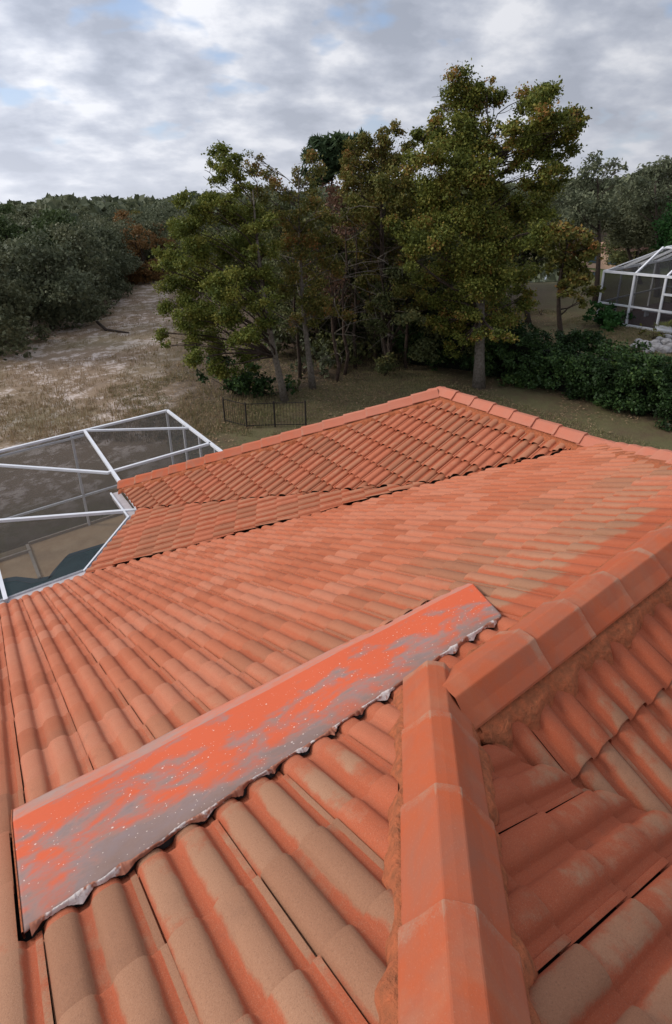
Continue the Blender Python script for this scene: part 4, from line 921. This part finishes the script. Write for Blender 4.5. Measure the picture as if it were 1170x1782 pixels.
make_tree('pine_tree', (17.9, 25.2, 0), clumps_px(PN_, 30.8, rg, .8), M['leaf_pine'], M['bark_pine'], .20, at(585, 262, 30.8), 'pine with blue green needles at the top of the wood', n_per_m3=650, size=.14, seed=12, sub=.38, fork=.75, elong=4.5)
# trees of the wood behind, each its own
wood_l = ['dim tree with bare lower stem standing in the wood left of the middle', 'dim tree deep in the wood behind the slender tree', 'dim brown tree under the pine', 'dim tree in the wood below the brown green tree', 'dim tree in the middle of the wood', 'dim tree in the wood behind the tallest tree',
          'dim tree at the right end of the wood', 'dim narrow tree farthest back in the wood', 'dim leafless brown tree beside the pine', 'dim low tree behind the hedge end', 'dim tree with forked stem behind the lawn', 'dim tree near the sandy path']
wl_ = [(500, 33, 470, 60), (555, 29, 450, 55), (590, 33, 420, 60), (640, 30, 480, 60), (690, 35, 440, 65), (740, 31, 420, 60), (800, 35, 400, 60), (620, 40, 400, 60), (575, 28, 400, 46), (760, 28, 500, 50), (680, 27, 520, 46), (470, 36, 460, 55)]
for i, ((px, D, py, r), lb) in enumerate(zip(wl_, wood_l)):
    cl = clumps_px([(px + rg.normal() * 28, py + rg.uniform(-60, 130), r * rg.uniform(.35, .62)) for _ in range(15)], D, rg, 1.5)
    b = at(px, 600, D); b[2] = 0
    dead = i in (8,)
    make_tree('woodland_tree', b, cl, M['leaf_dead'] if dead else M['leaf_dark'], M['bark_pine'] if i % 3 == 2 else M['bark_dark'], .16, at(px, py - 30, D), lb, group='trees in the wood behind the house',
              n_per_m3=140 if dead else 520, size=.10, seed=30 + i, sub=.40, fork=.35, twigs=4)
# bare stems
for i, (px, D, py) in enumerate([(600, 26, 380), (618, 27, 395), (655, 28, 420), (672, 26, 450), (708, 27, 430), (520, 25.5, 430), (585, 25, 460), ]):
    rng = np.random.default_rng(70 + i); b = at(px, 600, D); b[2] = -.1; tp = at(px + rng.normal() * 10, py, D)
    root = empty('bare_tree', tuple(b)); 
    tag(root, ['thin bare stem with twigs under the pine', 'second thin bare stem right of the pine', 'leafless stem amid the brown wood', 'short leafless stem amid the wood', 'dark bare stem below the brown green tree', 'bare stem right of the pale trunk', 'short bare stem at the wood edge left', 'bare stem left of the hedge end', 'shortest bare stem at the wood edge', 'bare stem behind the hedge end'][i], 'tree', 'bare stems in the wood')
    mb = MB(); pts = [b + (tp - b) * f + rng.normal(size=3) * .08 * (f > 0) for f in np.linspace(0, 1, 8)]; mb.tube(pts, [.10 * (1 - .8 * f) for f in np.linspace(0, 1, 8)], 7)
    mb.build('trunk', M['bark_dark'] if i % 2 else M['bark_pine'], root, smooth=True)
    tw = MB()
    for _ in range(26):
        k = rng.integers(2, 8); q = pts[k]; e = q + rng.normal(size=3) * [1.2, 1.2, .5] + [0, 0, .35]; lp = limb(tw, q, e, .022, .006, rng, n=3, sides=4)
        for _ in range(2): q2 = lp[rng.integers(1, 4)]; limb(tw, q2, q2 + rng.normal(size=3) * .5, .008, .003, rng, n=2, sides=3)
    tw.build('branches', M['bark'] if i % 3 == 0 else M['bark_dark'], root)
# dead brown tangle hanging in the broad tree's right side
rng = np.random.default_rng(5)
# right side: rusty tree by the enclosure and the trees around the pond
T5 = [(985, 408, 26), (1010, 402, 20), (960, 425, 26), (1000, 435, 32), (1030, 430, 18), (975, 465, 26), (1010, 470, 26), (1025, 500, 18), (990, 500, 22), (950, 390, 22), (1015, 525, 14)]
make_tree('oak_tree', at(985, 540, 34) * [1, 1, 0], clumps_px(T5, 34, rg, 1.0), M['leaf_rusty'], M['bark_dark'], .15, at(990, 420, 34), 'rust and olive tree beside the neighbouring enclosure', n_per_m3=230, size=.15, seed=20, fork=.3)
T6 = [(905, 430, 28), (935, 440, 28), (880, 450, 26), (920, 400, 30), (870, 400, 30), (950, 420, 22), (890, 370, 26), (925, 465, 18), (960, 450, 18)]
make_tree('oak_tree', at(925, 530, 38) * [1, 1, 0], clumps_px(T6, 38, rg, 1.2), M['leaf_dark'], M['bark_dark'], .17, at(915, 400, 38), 'dark tree before the pond, right of the tallest tree', n_per_m3=170, size=.16, seed=21, fork=.3)
far = [([(1040, 285, 18), (1020, 300, 18), (1060, 295, 16), (1085, 290, 10), (1010, 320, 20), (1045, 325, 22), (1075, 320, 16), (1000, 350, 22), (1035, 360, 28), (1010, 380, 26)], 46, 'thin feathery grey green tree behind the rusty tree'),
       ([(1140, 300, 22), (1165, 290, 20), (1115, 315, 20), (1150, 330, 28), (1095, 335, 20), (1120, 355, 26), (1175, 340, 28), (1190, 300, 22)], 50, 'brown tinged grey tree at the right edge above the enclosure'),
       ([(1080, 360, 26), (1100, 385, 28), (1060, 385, 26), (1130, 395, 28), (1165, 380, 30), (1090, 410, 22), (1150, 415, 22)], 56, 'dark grey green tree low behind the enclosure roof'),
       ([(985, 340, 22), (960, 345, 24), (940, 360, 24), (1000, 375, 24), (965, 385, 22), (975, 310, 14)], 52, 'grey green tree between the tallest tree and the feathery tree'),
       ([(1170, 400, 24), (1200, 380, 30), (1150, 430, 16), (1185, 420, 20)], 48, 'dark green tree rising behind the enclosure at the frame edge')]
for i, (cl, D, lb) in enumerate(far):
    b = at(np.mean([c[0] for c in cl]), 520, D); b[2] = 0
    make_tree('woodland_tree', b, clumps_px(cl, D, rg, 1.5), M['leaf_greygreen'] if i in (0, 1, 3) else (M['leaf_scrub'] if i == 2 else M['leaf_bush']), M['bark_dark'], .2, at(cl[0][0], cl[0][1] + 20, D), lb, group='trees beyond the neighbouring enclosure', n_per_m3=(130 if i in (0, 1, 3) else 300), size=.13, seed=50 + i, sub=.45, fork=.25, twigs=(9 if i in (0, 1, 3) else 4), elong=(2.2 if i in (0, 1, 3) else 1.6), dens_shell=.2)

# prototypes for the scrub wood at the left, then copies
def proto_tree(name, H, R, leafm, seed, n=30, dens=62, size=.17, low=.05):
    rng = np.random.default_rng(seed); cl = []
    for _ in range(n):
        a = rng.random() * 6.28; h = rng.uniform(low, .86) ; rr = R * math.sqrt(rng.random()) * (1 - .55 * max(0, h - .35) / .65) * .85
        r = rng.uniform(.22, .40) * R
        cl.append((rr * math.cos(a), rr * math.sin(a), h * H, r, r, r * .75))
    cl.append((0, 0, H * .88, R * .35, R * .35, R * .25))
    root = empty(name, (0, 0, 0)); V, F, A = leaf_cloud(cl, dens, size, rng, .36, dens_shell=.8)
    V[:, 2] = np.maximum(V[:, 2], .02)
    mb = MB(); mb.tube([(0, 0, -.2), (.1, .05, H * .4), (0, .1, H * .85)], [R * .06, R * .04, .02], 6)
    for c in cl[::2]: limb(mb, (.05, .03, H * .3), c[:3], R * .025, .012, rng, n=3, sides=4)
    mb.build('trunk', M['bark_dark'], root); link('crown', np_mesh('crown', V, F, [leafm], False, {'leaf': A}), root)
    return root
def copy_tree(o, parent=None):
    c = o.copy(); COL.objects.link(c); c.parent = parent
    for ch in o.children: copy_tree(ch, c)
    return c
used = {}
def place(proto, loc, rz, s, label, group, cat='tree'):
    if proto.name in used: o = copy_tree(proto)
    else: used[proto.name] = 1; o = proto
    o.location = loc; o.rotation_euler = (0, 0, rz); o.scale = (s, s, s); tag(o, label, cat, group); return o
scrub = [proto_tree('scrub_oak', 7.4, 3.6, M['leaf_scrub'], 101), proto_tree('scrub_oak', 6.6, 3.9, M['leaf_greygreen'], 102), proto_tree('scrub_oak', 7.0, 3.3, M['leaf_scrub'], 103), proto_tree('scrub_oak', 7.6, 3.4, M['leaf_grass_green'], 104),
         proto_tree('scrub_oak', 7.2, 3.0, M['leaf_orange'], 105), proto_tree('scrub_oak', 6.8, 3.4, M['leaf_rusty'], 106)]
rr = random.Random(3); spots = []
def near_ok(x, y, d): return all((x - a) ** 2 + (y - b) ** 2 > d * d for a, b in spots)
# wood edge follows the line of the photo: from (2.6,34.8) to (19,58)
edge = [atz(0, 632), atz(60, 610), atz(120, 590), atz(170, 562), atz(205, 535), atz(235, 508), atz(250, 490)]
cnt = 0
for e0, e1 in zip(edge[:-1], edge[1:]):
    for f in (0.15, .65):
        p = e0 + (e1 - e0) * f; d = (e1 - e0); nrm = np.array([-d[1], d[0], 0]) / np.linalg.norm(d)
        q = p + nrm * 2.6; 
        if near_ok(q[0], q[1], 2.6): spots.append((q[0], q[1]))
for _ in range(4000):
    D = 36 + 64 * rr.random(); px = rr.uniform(-90, 330); p = at(px, 400, D); x, y = p[0], p[1]
    # left of the edge line
    ok = True
    k = None
    for e0, e1 in zip(edge[:-1], edge[1:]):
        pass
    ex_ = np.interp(y, [e[1] for e in edge] + [200], [e[0] for e in edge] + [26 + 0.24 * 140]) if y > edge[0][1] else edge[0][0] - (edge[0][1] - y) * 1.2
    if x > ex_ - 2.2 and y < 62: continue
    if near_ok(x, y, 3.7): spots.append((x, y))
    if len(spots) > 150: break
def where(px, D):
    a = 'at the left frame edge' if px < 40 else 'left of the wood centre' if px < 110 else 'at the wood centre' if px < 180 else 'towards the sandy path' if px < 250 else 'beyond the sandy path'
    b = 'in the front row' if D < 46 else 'in the second row' if D < 60 else 'well back' if D < 78 else 'far back'
    return a, b
def to_px(p):
    v = np.array(p) - [0, 0, G]; d = v @ FW; return CX + FPX * (v @ RT) / d, CY - FPX * (v @ UP) / d
size_w = ['lowest', 'low', 'middling', 'tall', 'tallest']
for x, y in spots:
    D = math.hypot(x, y); px, _ = to_px((x, y, 4))
    k = rr.choice([0, 0, 0, 1, 1, 2, 2, 2]); s = rr.uniform(.78, 1.08)
    if 195 < px < 300 and D < 62: continue
    if 195 < px < 300 and D > 66: k = rr.choice([4, 5, 1, 1])
    elif px < 130 and D > 52 and rr.random() < .35: k = 3
    tone = {0: 'dark', 1: 'grey green', 2: 'dull dark green', 3: 'bright green', 4: 'orange leaved', 5: 'rust tinged'}[k]
    a, b = where(px, D); z = '%s %s scrub oak %s %s' % (size_w[min(4, int((s - .78) / .061))], tone, b, a)
    place(scrub[k], (x, y, -.05), rr.random() * 6.28, s * (1.0 if D < 60 else 1.08), z, 'scrub oaks of the wood left of the sandy field')

for px, D, sc_, lb in ((212, 64, .80, 'pale orange scrub oak, leftmost of the orange group by the sandy path'), (243, 62, .86, 'orange scrub oak, middle of the orange group by the sandy path'), (272, 66, .84, 'orange scrub oak, rightmost of the orange group by the sandy path')):
    p = at(px, 420, D); place(scrub[4], (p[0], p[1], 0), px * .1, sc_, lb, 'scrub oaks of the wood left of the sandy field')
# far-off wood to the horizon
def far_wood():
    rng = np.random.default_rng(77); V = []; A = []
    az0 = math.atan2(FW[0], FW[1])
    n = 1500
    for i in range(n):
        az = az0 + rng.uniform(-.85, .75); D = 85 * math.exp(rng.random() ** .8 * 2.0)
        x, y = D * math.sin(az), D * math.cos(az)
        H = rng.uniform(5.5, 8.3) + (rng.random() ** 6) * 3.0; R = rng.uniform(2.5, 4.5) * (1 + D / 400); s = .42 + D * .0045
        m = 70; d = rng.normal(size=(m, 3)); d /= np.linalg.norm(d, axis=1)[:, None]; d[:, 2] = np.abs(d[:, 2]) * 1.0 - .15
        P = np.array([x, y, H - R * .75]) + d * np.array([R, R, R * .75]) * rng.uniform(.7, 1.0, (m, 1))
        a = rng.normal(size=(m, 3)); a /= np.linalg.norm(a, axis=1)[:, None]; b = np.cross(a, rng.normal(size=(m, 3))); b /= np.linalg.norm(b, axis=1)[:, None]
        ss = s * rng.uniform(.6, 1.3, m)[:, None]; V.append(np.stack([P - a * ss, P - b * ss * .6, P + a * ss, P + b * ss * .6], 1).reshape(-1, 3))
        tn = rng.random(); A.append(np.repeat(np.stack([rng.random(m), np.full(m, tn), np.zeros(m), np.ones(m)], 1), 4, 0))
    V = np.concatenate(V); A = np.concatenate(A); me = np_mesh('far_wood', V, np.arange(len(V)).reshape(-1, 4), [M['leaf_greygreen']], False, {'leaf': A})
    tag(link('far_wood', me), 'low grey green wood stretching to the horizon', 'wood', kind='stuff')
far_wood()

# hedge
def hedge():
    rng = np.random.default_rng(5)
    root = empty('hedge', (20.5, 12, 0)); tag(root, 'long thick dark green hedge behind the roof and lawn at right', 'hedge')
    path = [(18.7, 20.0), (20.0, 17.0), (20.5, 14), (20.8, 11), (20.9, 8), (20.9, 4), (20.9, 0)]
    seg = []; cl = []
    y = 20.0
    while y > 0:
        x = np.interp(-y, [-p[1] for p in path], [p[0] for p in path])
        for k in range(9):
            wx = x + 1.30 + rng.uniform(-1.2, 1.2); h = rng.uniform(.25, np.interp(y, [7, 11, 15, 18], [1.80, 2.10, 2.40, 2.95]))
            r = rng.uniform(.40, .62)
            cl.append((wx, y + rng.uniform(-.3, .3), h, r, r, r * .9))
        y -= .36
    V, F, A = leaf_cloud(cl, 620, .078, rng, .34, dens_shell=.95)
    V[:, 2] = np.maximum(V[:, 2], .03)
    # leaf tone with some fresh patches
    tn = vnoise(V, 1.3, 3, 3); A[:, 1] = np.clip((tn - .5) * 1.9 + .42 + (A[:, 1] - .5) * .6, 0, 1)
    link('foliage', np_mesh('foliage', V, F, [M['leaf_hedge']], False, {'leaf': A}), root)
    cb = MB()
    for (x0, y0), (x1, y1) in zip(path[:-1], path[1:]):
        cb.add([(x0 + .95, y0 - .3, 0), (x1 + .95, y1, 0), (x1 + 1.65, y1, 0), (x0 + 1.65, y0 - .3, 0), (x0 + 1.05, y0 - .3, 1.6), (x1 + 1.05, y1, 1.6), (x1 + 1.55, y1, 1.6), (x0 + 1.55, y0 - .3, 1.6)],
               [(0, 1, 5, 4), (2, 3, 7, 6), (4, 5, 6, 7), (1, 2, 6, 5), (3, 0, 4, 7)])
    cb.build('dark_core', M['hedge_core'], root)  # near-black box: interior shade put into its colour, blocks sight through the leaves
hedge()

# shrubs
def shrub(px, py, r, leafm, label, n=10, dens=240, size=.12, seed=0, z=0, group=None, tall=1.0, name='shrub', cat='shrub', elong=1.6, D=None):
    rng = np.random.default_rng(seed); b = atz(px, py) if D is None else at(px, py, D) * [1, 1, 0]
    root = empty(name, tuple(b)); tag(root, label, cat, group)
    cl = [(b[0] + rng.normal() * r * .45, b[1] + rng.normal() * r * .45, abs(rng.normal()) * r * .45 * tall + r * .3, r * .42, r * .42, r * .36) for _ in range(n)]
    V, F, A = leaf_cloud(cl, dens, size, rng, .36, elong=elong); V[:, 2] = np.maximum(V[:, 2], .02)
    link('foliage', np_mesh('foliage', V, F, [leafm], False, {'leaf': A}), root)
    mb = MB()
    for c in cl: limb(mb, b, c[:3], .02, .006, rng, n=3, sides=4)
    mb.build('stems', M['bark_dark'], root); return root
shrub(1057, 540, 1.15, M['leaf_bush'], 'rounded fresh green bush at the corner of the neighbouring enclosure', 16, 220, .15, 1, tall=1.5, D=38.2)
shrub(420, 690, 1.05, M['leaf_hedge'], 'dark glossy shrub at the foot of the broad tree by the iron fence', 12, 260, .12, 2, tall=1.2)
shrub(455, 690, .95, M['leaf_hedge'], 'dark glossy shrub left of the pale trunk', 12, 260, .12, 3, tall=1.0)
shrub(395, 665, .95, M['leaf_bush'], 'green shrub under the leftmost foliage of the broad tree', 10, 240, .12, 4, tall=1.0)
shrub(515, 680, .55, M['leaf_dark'], 'small dark shrub just right of the pale trunk', 8, 260, .10, 5)
us = [('low brown bush at the wood edge right of the pale trunk', 530, 650, .8), ('low brown bush before the stems of the wood', 575, 640, .8), ('small brown bush at the far corner of the lawn', 620, 632, .8), ('low brown bush beside the palmettos', 655, 622, .8), ('dark bush between the palmettos and the hedge', 705, 622, .7), ('dark bush behind the slender tree', 545, 625, 1.3), ('dark bush in the gap under the pine', 595, 605, 1.5), ('dark bush in the gap under the brown green tree', 645, 590, 1.5), ('dark bush in the gap left of the tallest tree', 740, 580, 1.4), ('low dark undergrowth bush behind the lawn, leftmost', 560, 655, .9), ('low undergrowth bush in the wood left of the clearing', 590, 640, 1.0), ('low grey green undergrowth bush beside the slope of the lawn', 610, 625, 1.1), ('low undergrowth bush beneath the brown green tree', 650, 610, 1.2),
      ('low undergrowth bush at the far side of the wood floor', 690, 590, 1.3), ('low dark bush by the left end of the hedge', 725, 600, 1.2), ('low dark bush deep behind the pine', 620, 580, 1.6), ('low dark bush deep in the wood behind the palmettos', 700, 560, 1.7), ('low dark bush deep in the wood behind the pale trunk', 520, 610, 1.5), ('tallest dark bush in the wood at left', 480, 620, 1.4), ('wide dark bush closing the wood behind the trunks', 570, 585, 1.7), ('wide dark bush behind the hedge end', 760, 565, 1.6), ('dark bush behind the tallest tree', 820, 545, 1.6), ('dark bush beyond the hedge', 870, 545, 1.3)]
for i, (lb, px, py, r) in enumerate(us):
    shrub(px, py, r, M['leaf_dark'] if i % 3 else M['leaf_greygreen'], lb, 11, 110, .14, 200 + i, group='undergrowth bushes in the wood', tall=1.5)
# rear wall of brush that closes the wood: trees farther back
bk = random.Random(9)
bw = [(430, 'behind the broad tree'), (480, 'left of the pale trunk'), (530, 'behind the slender tree'), (580, 'behind the pine'), (630, 'right of the pine'), (680, 'behind the brown green tree'), (730, 'left of the tallest tree'), (780, 'behind the tallest tree'), (830, 'right behind the tallest tree'), (880, 'beside the pond'), (1100, 'beyond the neighbouring patio'), (1150, 'right beyond the neighbouring patio')]
dens_p = [proto_tree('scrub_oak', 8.5, 4.2, M['leaf_dark'], 111, 30, 50, .18, .04), proto_tree('scrub_oak', 9.0, 4.0, M['leaf_dark'], 112, 30, 50, .18, .04)]
for i, (px, lb) in enumerate(bw):
    D = (46 if px < 870 else 60 if px < 1000 else 66) + bk.uniform(-4, 6); p = at(px, 500, D)
    place(dens_p[i % 2], (p[0], p[1], 0), bk.random() * 6.28, bk.uniform(.85, 1.0) * (1 if px < 870 else .9), 'dark tree filling the back of the wood ' + lb, 'dark trees filling the back of the wood')
# palmettos
def palmetto(px, py, s, label, seed):
    rng = np.random.default_rng(seed); b = atz(px, py); root = empty('palmetto', tuple(b)); tag(root, label, 'palm', 'yellow green palmettos at the wood edge')
    V = []; A = []
    for k in range(11):
        az = rng.random() * 6.28; el = rng.uniform(.3, 1.2); d = np.array([math.cos(az) * math.cos(el), math.sin(az) * math.cos(el), math.sin(el)]); tip = b + d * s * rng.uniform(.5, .8) + [0, 0, .1]
        r = np.cross(d, [0, 0, 1.]); r /= np.linalg.norm(r); tn = rng.random()
        for j in range(12):
            th = (j / 11 - .5) * 2.6; e = d * math.cos(th) + r * math.sin(th); e[2] -= .25; w = np.cross(e, d) * 0 + np.cross(e, [0, 0, 1.]); w /= np.linalg.norm(w) + 1e-6
            q = tip + e * s * .5; mid_ = tip + e * s * .28
            V += [tip, mid_ + w * .025 * s, q, mid_ - w * .025 * s]; A += [(rng.random(), tn, 0, 1)] * 4
    link('fronds', np_mesh('fronds', np.array(V), np.arange(len(V)).reshape(-1, 4), [M['leaf_palm']], False, {'leaf': np.array(A)}), root)
    mb = MB(); mb.tube([b + [0, 0, -.1], b + [0, 0, .2]], [.09, .06], 7); mb.build('trunk', M['bark_dark'], root)
palmetto(690, 612, 1.2, 'yellow green palmetto left of the hedge end', 1); palmetto(712, 600, 1.1, 'yellowish palmetto against the hedge end', 2); palmetto(668, 600, .9, 'smaller palmetto deeper in the wood', 3)
palmetto(1150, 585, .9, 'yellow green spiky plant before the enclosure door', 4)

# pond, distant house, rocks, small plants at the right
pd = MB(); c0 = np.array([48.5, 34.0]); e1 = np.array([.83, -.55]); e2 = np.array([.55, .83])
pts = [(*(c0 + e1 * 7.2 * math.cos(a) * (1 + .12 * math.sin(3 * a)) + e2 * 5.5 * math.sin(a) * (1 + .15 * math.cos(2 * a))), .06) for a in np.linspace(0, 2 * math.pi, 40, endpoint=False)]
pd.poly(pts); m, t, b, o = newmat('pond_water'); b.inputs['Base Color'].default_value = (.05, .06, .07, 1); b.inputs['Roughness'].default_value = .03; b.inputs['Metallic'].default_value = 1.0; b.inputs['Base Color'].default_value = (.85, .87, .92, 1)
tag(pd.build('pond', m), 'bright pond reflecting the sky behind the trees', 'pond', kind='structure')
dh = empty('distant_house', (60, 31, 0)); tag(dh, 'small pale peach building far behind the neighbouring enclosure', 'house')
MB().box(57.2, 63, 28.6, 33.6, 0, 1.9).build('wall', M['peach'], dh)
rf = MB(); rf.add([(56.8, 28.2, 1.9), (63.4, 28.2, 1.9), (63.4, 34, 1.9), (56.8, 34, 1.9), (58.9, 31.1, 2.7), (61.3, 31.1, 2.7)], [(0, 1, 5, 4), (1, 2, 5), (2, 3, 4, 5), (3, 0, 4), (0, 3, 2, 1)]); rf.build('roof', simple('pale_clay_roof', (.50, .33, .24), (.30, .13, .10), 1.6, .9, .2), dh)
for y in (29.6, 31.6): MB().box(57.14, 57.2, y, y + .9, .5, 1.5).build('window', M['coping'], dh)
rng = np.random.default_rng(8)
rk = [(1120, 603, .5), (1138, 600, .42), (1150, 594, .38), (1160, 600, .5), (1145, 608, .45), (1163, 588, .35), (1128, 612, .4), (1112, 596, .32), (1156, 612, .5), (1168, 606, .45), (1104, 604, .3)]
rl = ['long white rock left in the rockery by the hedge', 'white rock in the middle of the rockery', 'small white rock behind the rockery middle', 'large white rock right of the rockery middle', 'white rock at the front of the rockery', 'small white rock at the back right of the rockery', 'front left white rock half behind the hedge', 'small white rock at the back left of the rockery', 'large white rock front right of the rockery', 'white rock at the frame edge', 'smallest white rock at the left tip of the rockery']
for (px, py, r), lb in zip(rk, rl):
    r *= .72
    p = atz(px, py); bm = bmesh.new(); bmesh.ops.create_icosphere(bm, subdivisions=3, radius=1)
    co = np.array([v.co[:] for v in bm.verts]); nz = vnoise(co + rng.random() * 50, .8, 2, 3); nz2 = vnoise(co + 9, 2.0, 5, 1)
    for v_, a_, b_ in zip(bm.verts, nz, nz2): v_.co = Vector(v_.co) * r * (.25 + .75 * a_ + .45 * b_); v_.co.z *= .8
    me = bpy.data.meshes.new('rock'); bm.to_mesh(me); bm.free(); me.materials.append(M['rock']); o = link('rock', me); o.location = (p[0], p[1], r * .2); o.rotation_euler = (0, 0, rng.random() * 6); tag(o, lb, 'rock', 'white rocks of the rockery')
shrub(1136, 590, .42, M['leaf_palm'], 'yellow bush at the left end of the rockery', 7, 300, .10, 61)
shrub(1112, 582, .35, M['leaf_rusty'], 'small rusty bush before the maroon patio', 7, 300, .10, 62)
shrub(942, 548, .35, M['leaf_dead'], 'tiny pinkish bare shrub on the lawn beyond the hedge', 6, 120, .08, 63)
shrub(1085, 470, .9, M['leaf_dead'], 'reddish shrub before the distant peach building', 8, 60, .2, 64)

# fallen log across the sandy field
lg = MB(); a = atz(170, 566, .12); b_ = atz(185, 574, .10); c_ = atz(225, 579, .08)
lg.tube([a + [0, 0, .25], b_, (b_ + c_) / 2, c_], [.10, .11, .08, .04], 7); tag(lg.build('fallen_log', M['bark_dark'], smooth=True), 'dark fallen log lying across the sandy field', 'log')
lg = MB(); lg.tube([atz(940, 598, .1), atz(905, 590, .1), atz(880, 586, .1)], [.1, .09, .06], 7)
# grass of the field and leaf litter
def blades(name, n, gen, label, mat, hmin, hmax, w, seed, lean=.5, kind='stuff', cat='grass'):
    rng = np.random.default_rng(seed); P, tone = gen(rng, n); n = len(P)
    k = 7
    B = np.repeat(P, k, 0) + rng.normal(size=(n * k, 3)) * [.09, .09, 0]
    h = rng.uniform(hmin, hmax, n * k) * np.repeat(rng.uniform(.5, 1.2, n), k); d = rng.normal(size=(n * k, 3)); d[:, 2] = 0; d /= np.linalg.norm(d, axis=1)[:, None]
    s = np.stack([-d[:, 1], d[:, 0], d[:, 2]], 1) * w * rng.uniform(.6, 1.4, (n * k, 1))
    tip = B + d * (h * lean * rng.random(n * k))[:, None]; tip[:, 2] += h
    V = np.stack([B - s, B + s, tip + s * .3, tip - s * .3], 1).reshape(-1, 3)
    A = np.repeat(np.stack([rng.random(n * k), np.repeat(tone, k), np.zeros(n * k), np.ones(n * k)], 1), 4, 0)
    me = np_mesh(name, V, np.arange(len(V)).reshape(-1, 4), [mat], False, {'leaf': A}); tag(link(name, me), label, cat, kind=kind)
def gen_field(rng, n):
    out = []; 
    px = rng.uniform(-40, 560, n * 3); py = 480 + 290 * rng.random(n * 3) ** .75
    P = np.array([atz(a, b) for a, b in zip(px, py)])
    line = (P[:, 1] - 15) - (P[:, 0] - 5) * 2.55
    m = vnoise(P, 2.6, 31, 4); ok = (line > -12) & (P[:, 1] > 15.2) & (m > .42) & ~((P[:, 0] > 9) & (P[:, 1] < 17.2))
    P = P[ok][:n]; green = vnoise(P, 6, 14, 2); nearx = np.clip((P[:, 0] - 3) / 8, 0, 1) * np.clip(1 - (P[:, 1] - 18) / 14, 0, 1)
    return P, np.clip(.75 - nearx * .55 + (green - .5) * .9, 0, 1)
blades('dry_grass', 5000, gen_field, 'dry brown and olive grass tufts on the sandy field', M['grass'], .05, .22, .012, 1)
def gen_lawn(rng, n):
    x = rng.uniform(6, 36, n * 2); y = rng.uniform(4, 26, n * 2); P = np.stack([x, y, 0 * x], 1); m = vnoise(P, 3.0, 3, 3)
    ok = (np.hypot(x - 2, y - 4) > 9) & (m > .35) & ~((x > 19) & (x < 23) & (y < 19.6)) & ~((x < 11.5) & (y < 11)) ; P = P[ok][:n]
    return P, rng.random(len(P)) * .3
blades('lawn_grass', 24000, gen_lawn, 'short olive lawn grass between the roof and the wood', M['grass'], .03, .09, .010, 2, .8)
def litter():
    rng = np.random.default_rng(6); n = 30000; x = rng.uniform(6, 36, n); y = rng.uniform(9, 28, n); P = np.stack([x, y, 0 * x], 1)
    ok = (np.hypot(x - 2, y - 4) > 9.5) & (vnoise(P, 2.2, 8, 3) > .38) & ~((x < 11.4) & (y < 10.6)); P = P[ok]; n = len(P); P[:, 2] = .02 + rng.random(n) * .05
    a = rng.normal(size=(n, 3)) * [1, 1, .25]; a /= np.linalg.norm(a, axis=1)[:, None]; b = np.cross(a, [0, 0, 1.]); s = rng.uniform(.02, .055, (n, 1))
    V = np.stack([P - a * s, P - b * s * .7, P + a * s, P + b * s * .7], 1).reshape(-1, 3); A = np.repeat(np.stack([rng.random(n), rng.random(n), np.zeros(n), np.ones(n)], 1), 4, 0)
    tag(link('leaf_litter', np_mesh('leaf_litter', V, np.arange(len(V)).reshape(-1, 4), [M['litter']], False, {'leaf': A})), 'fallen leaves scattered over the lawn and wood edge', 'leaves', kind='stuff')
litter()
print('objects', len(bpy.data.objects))
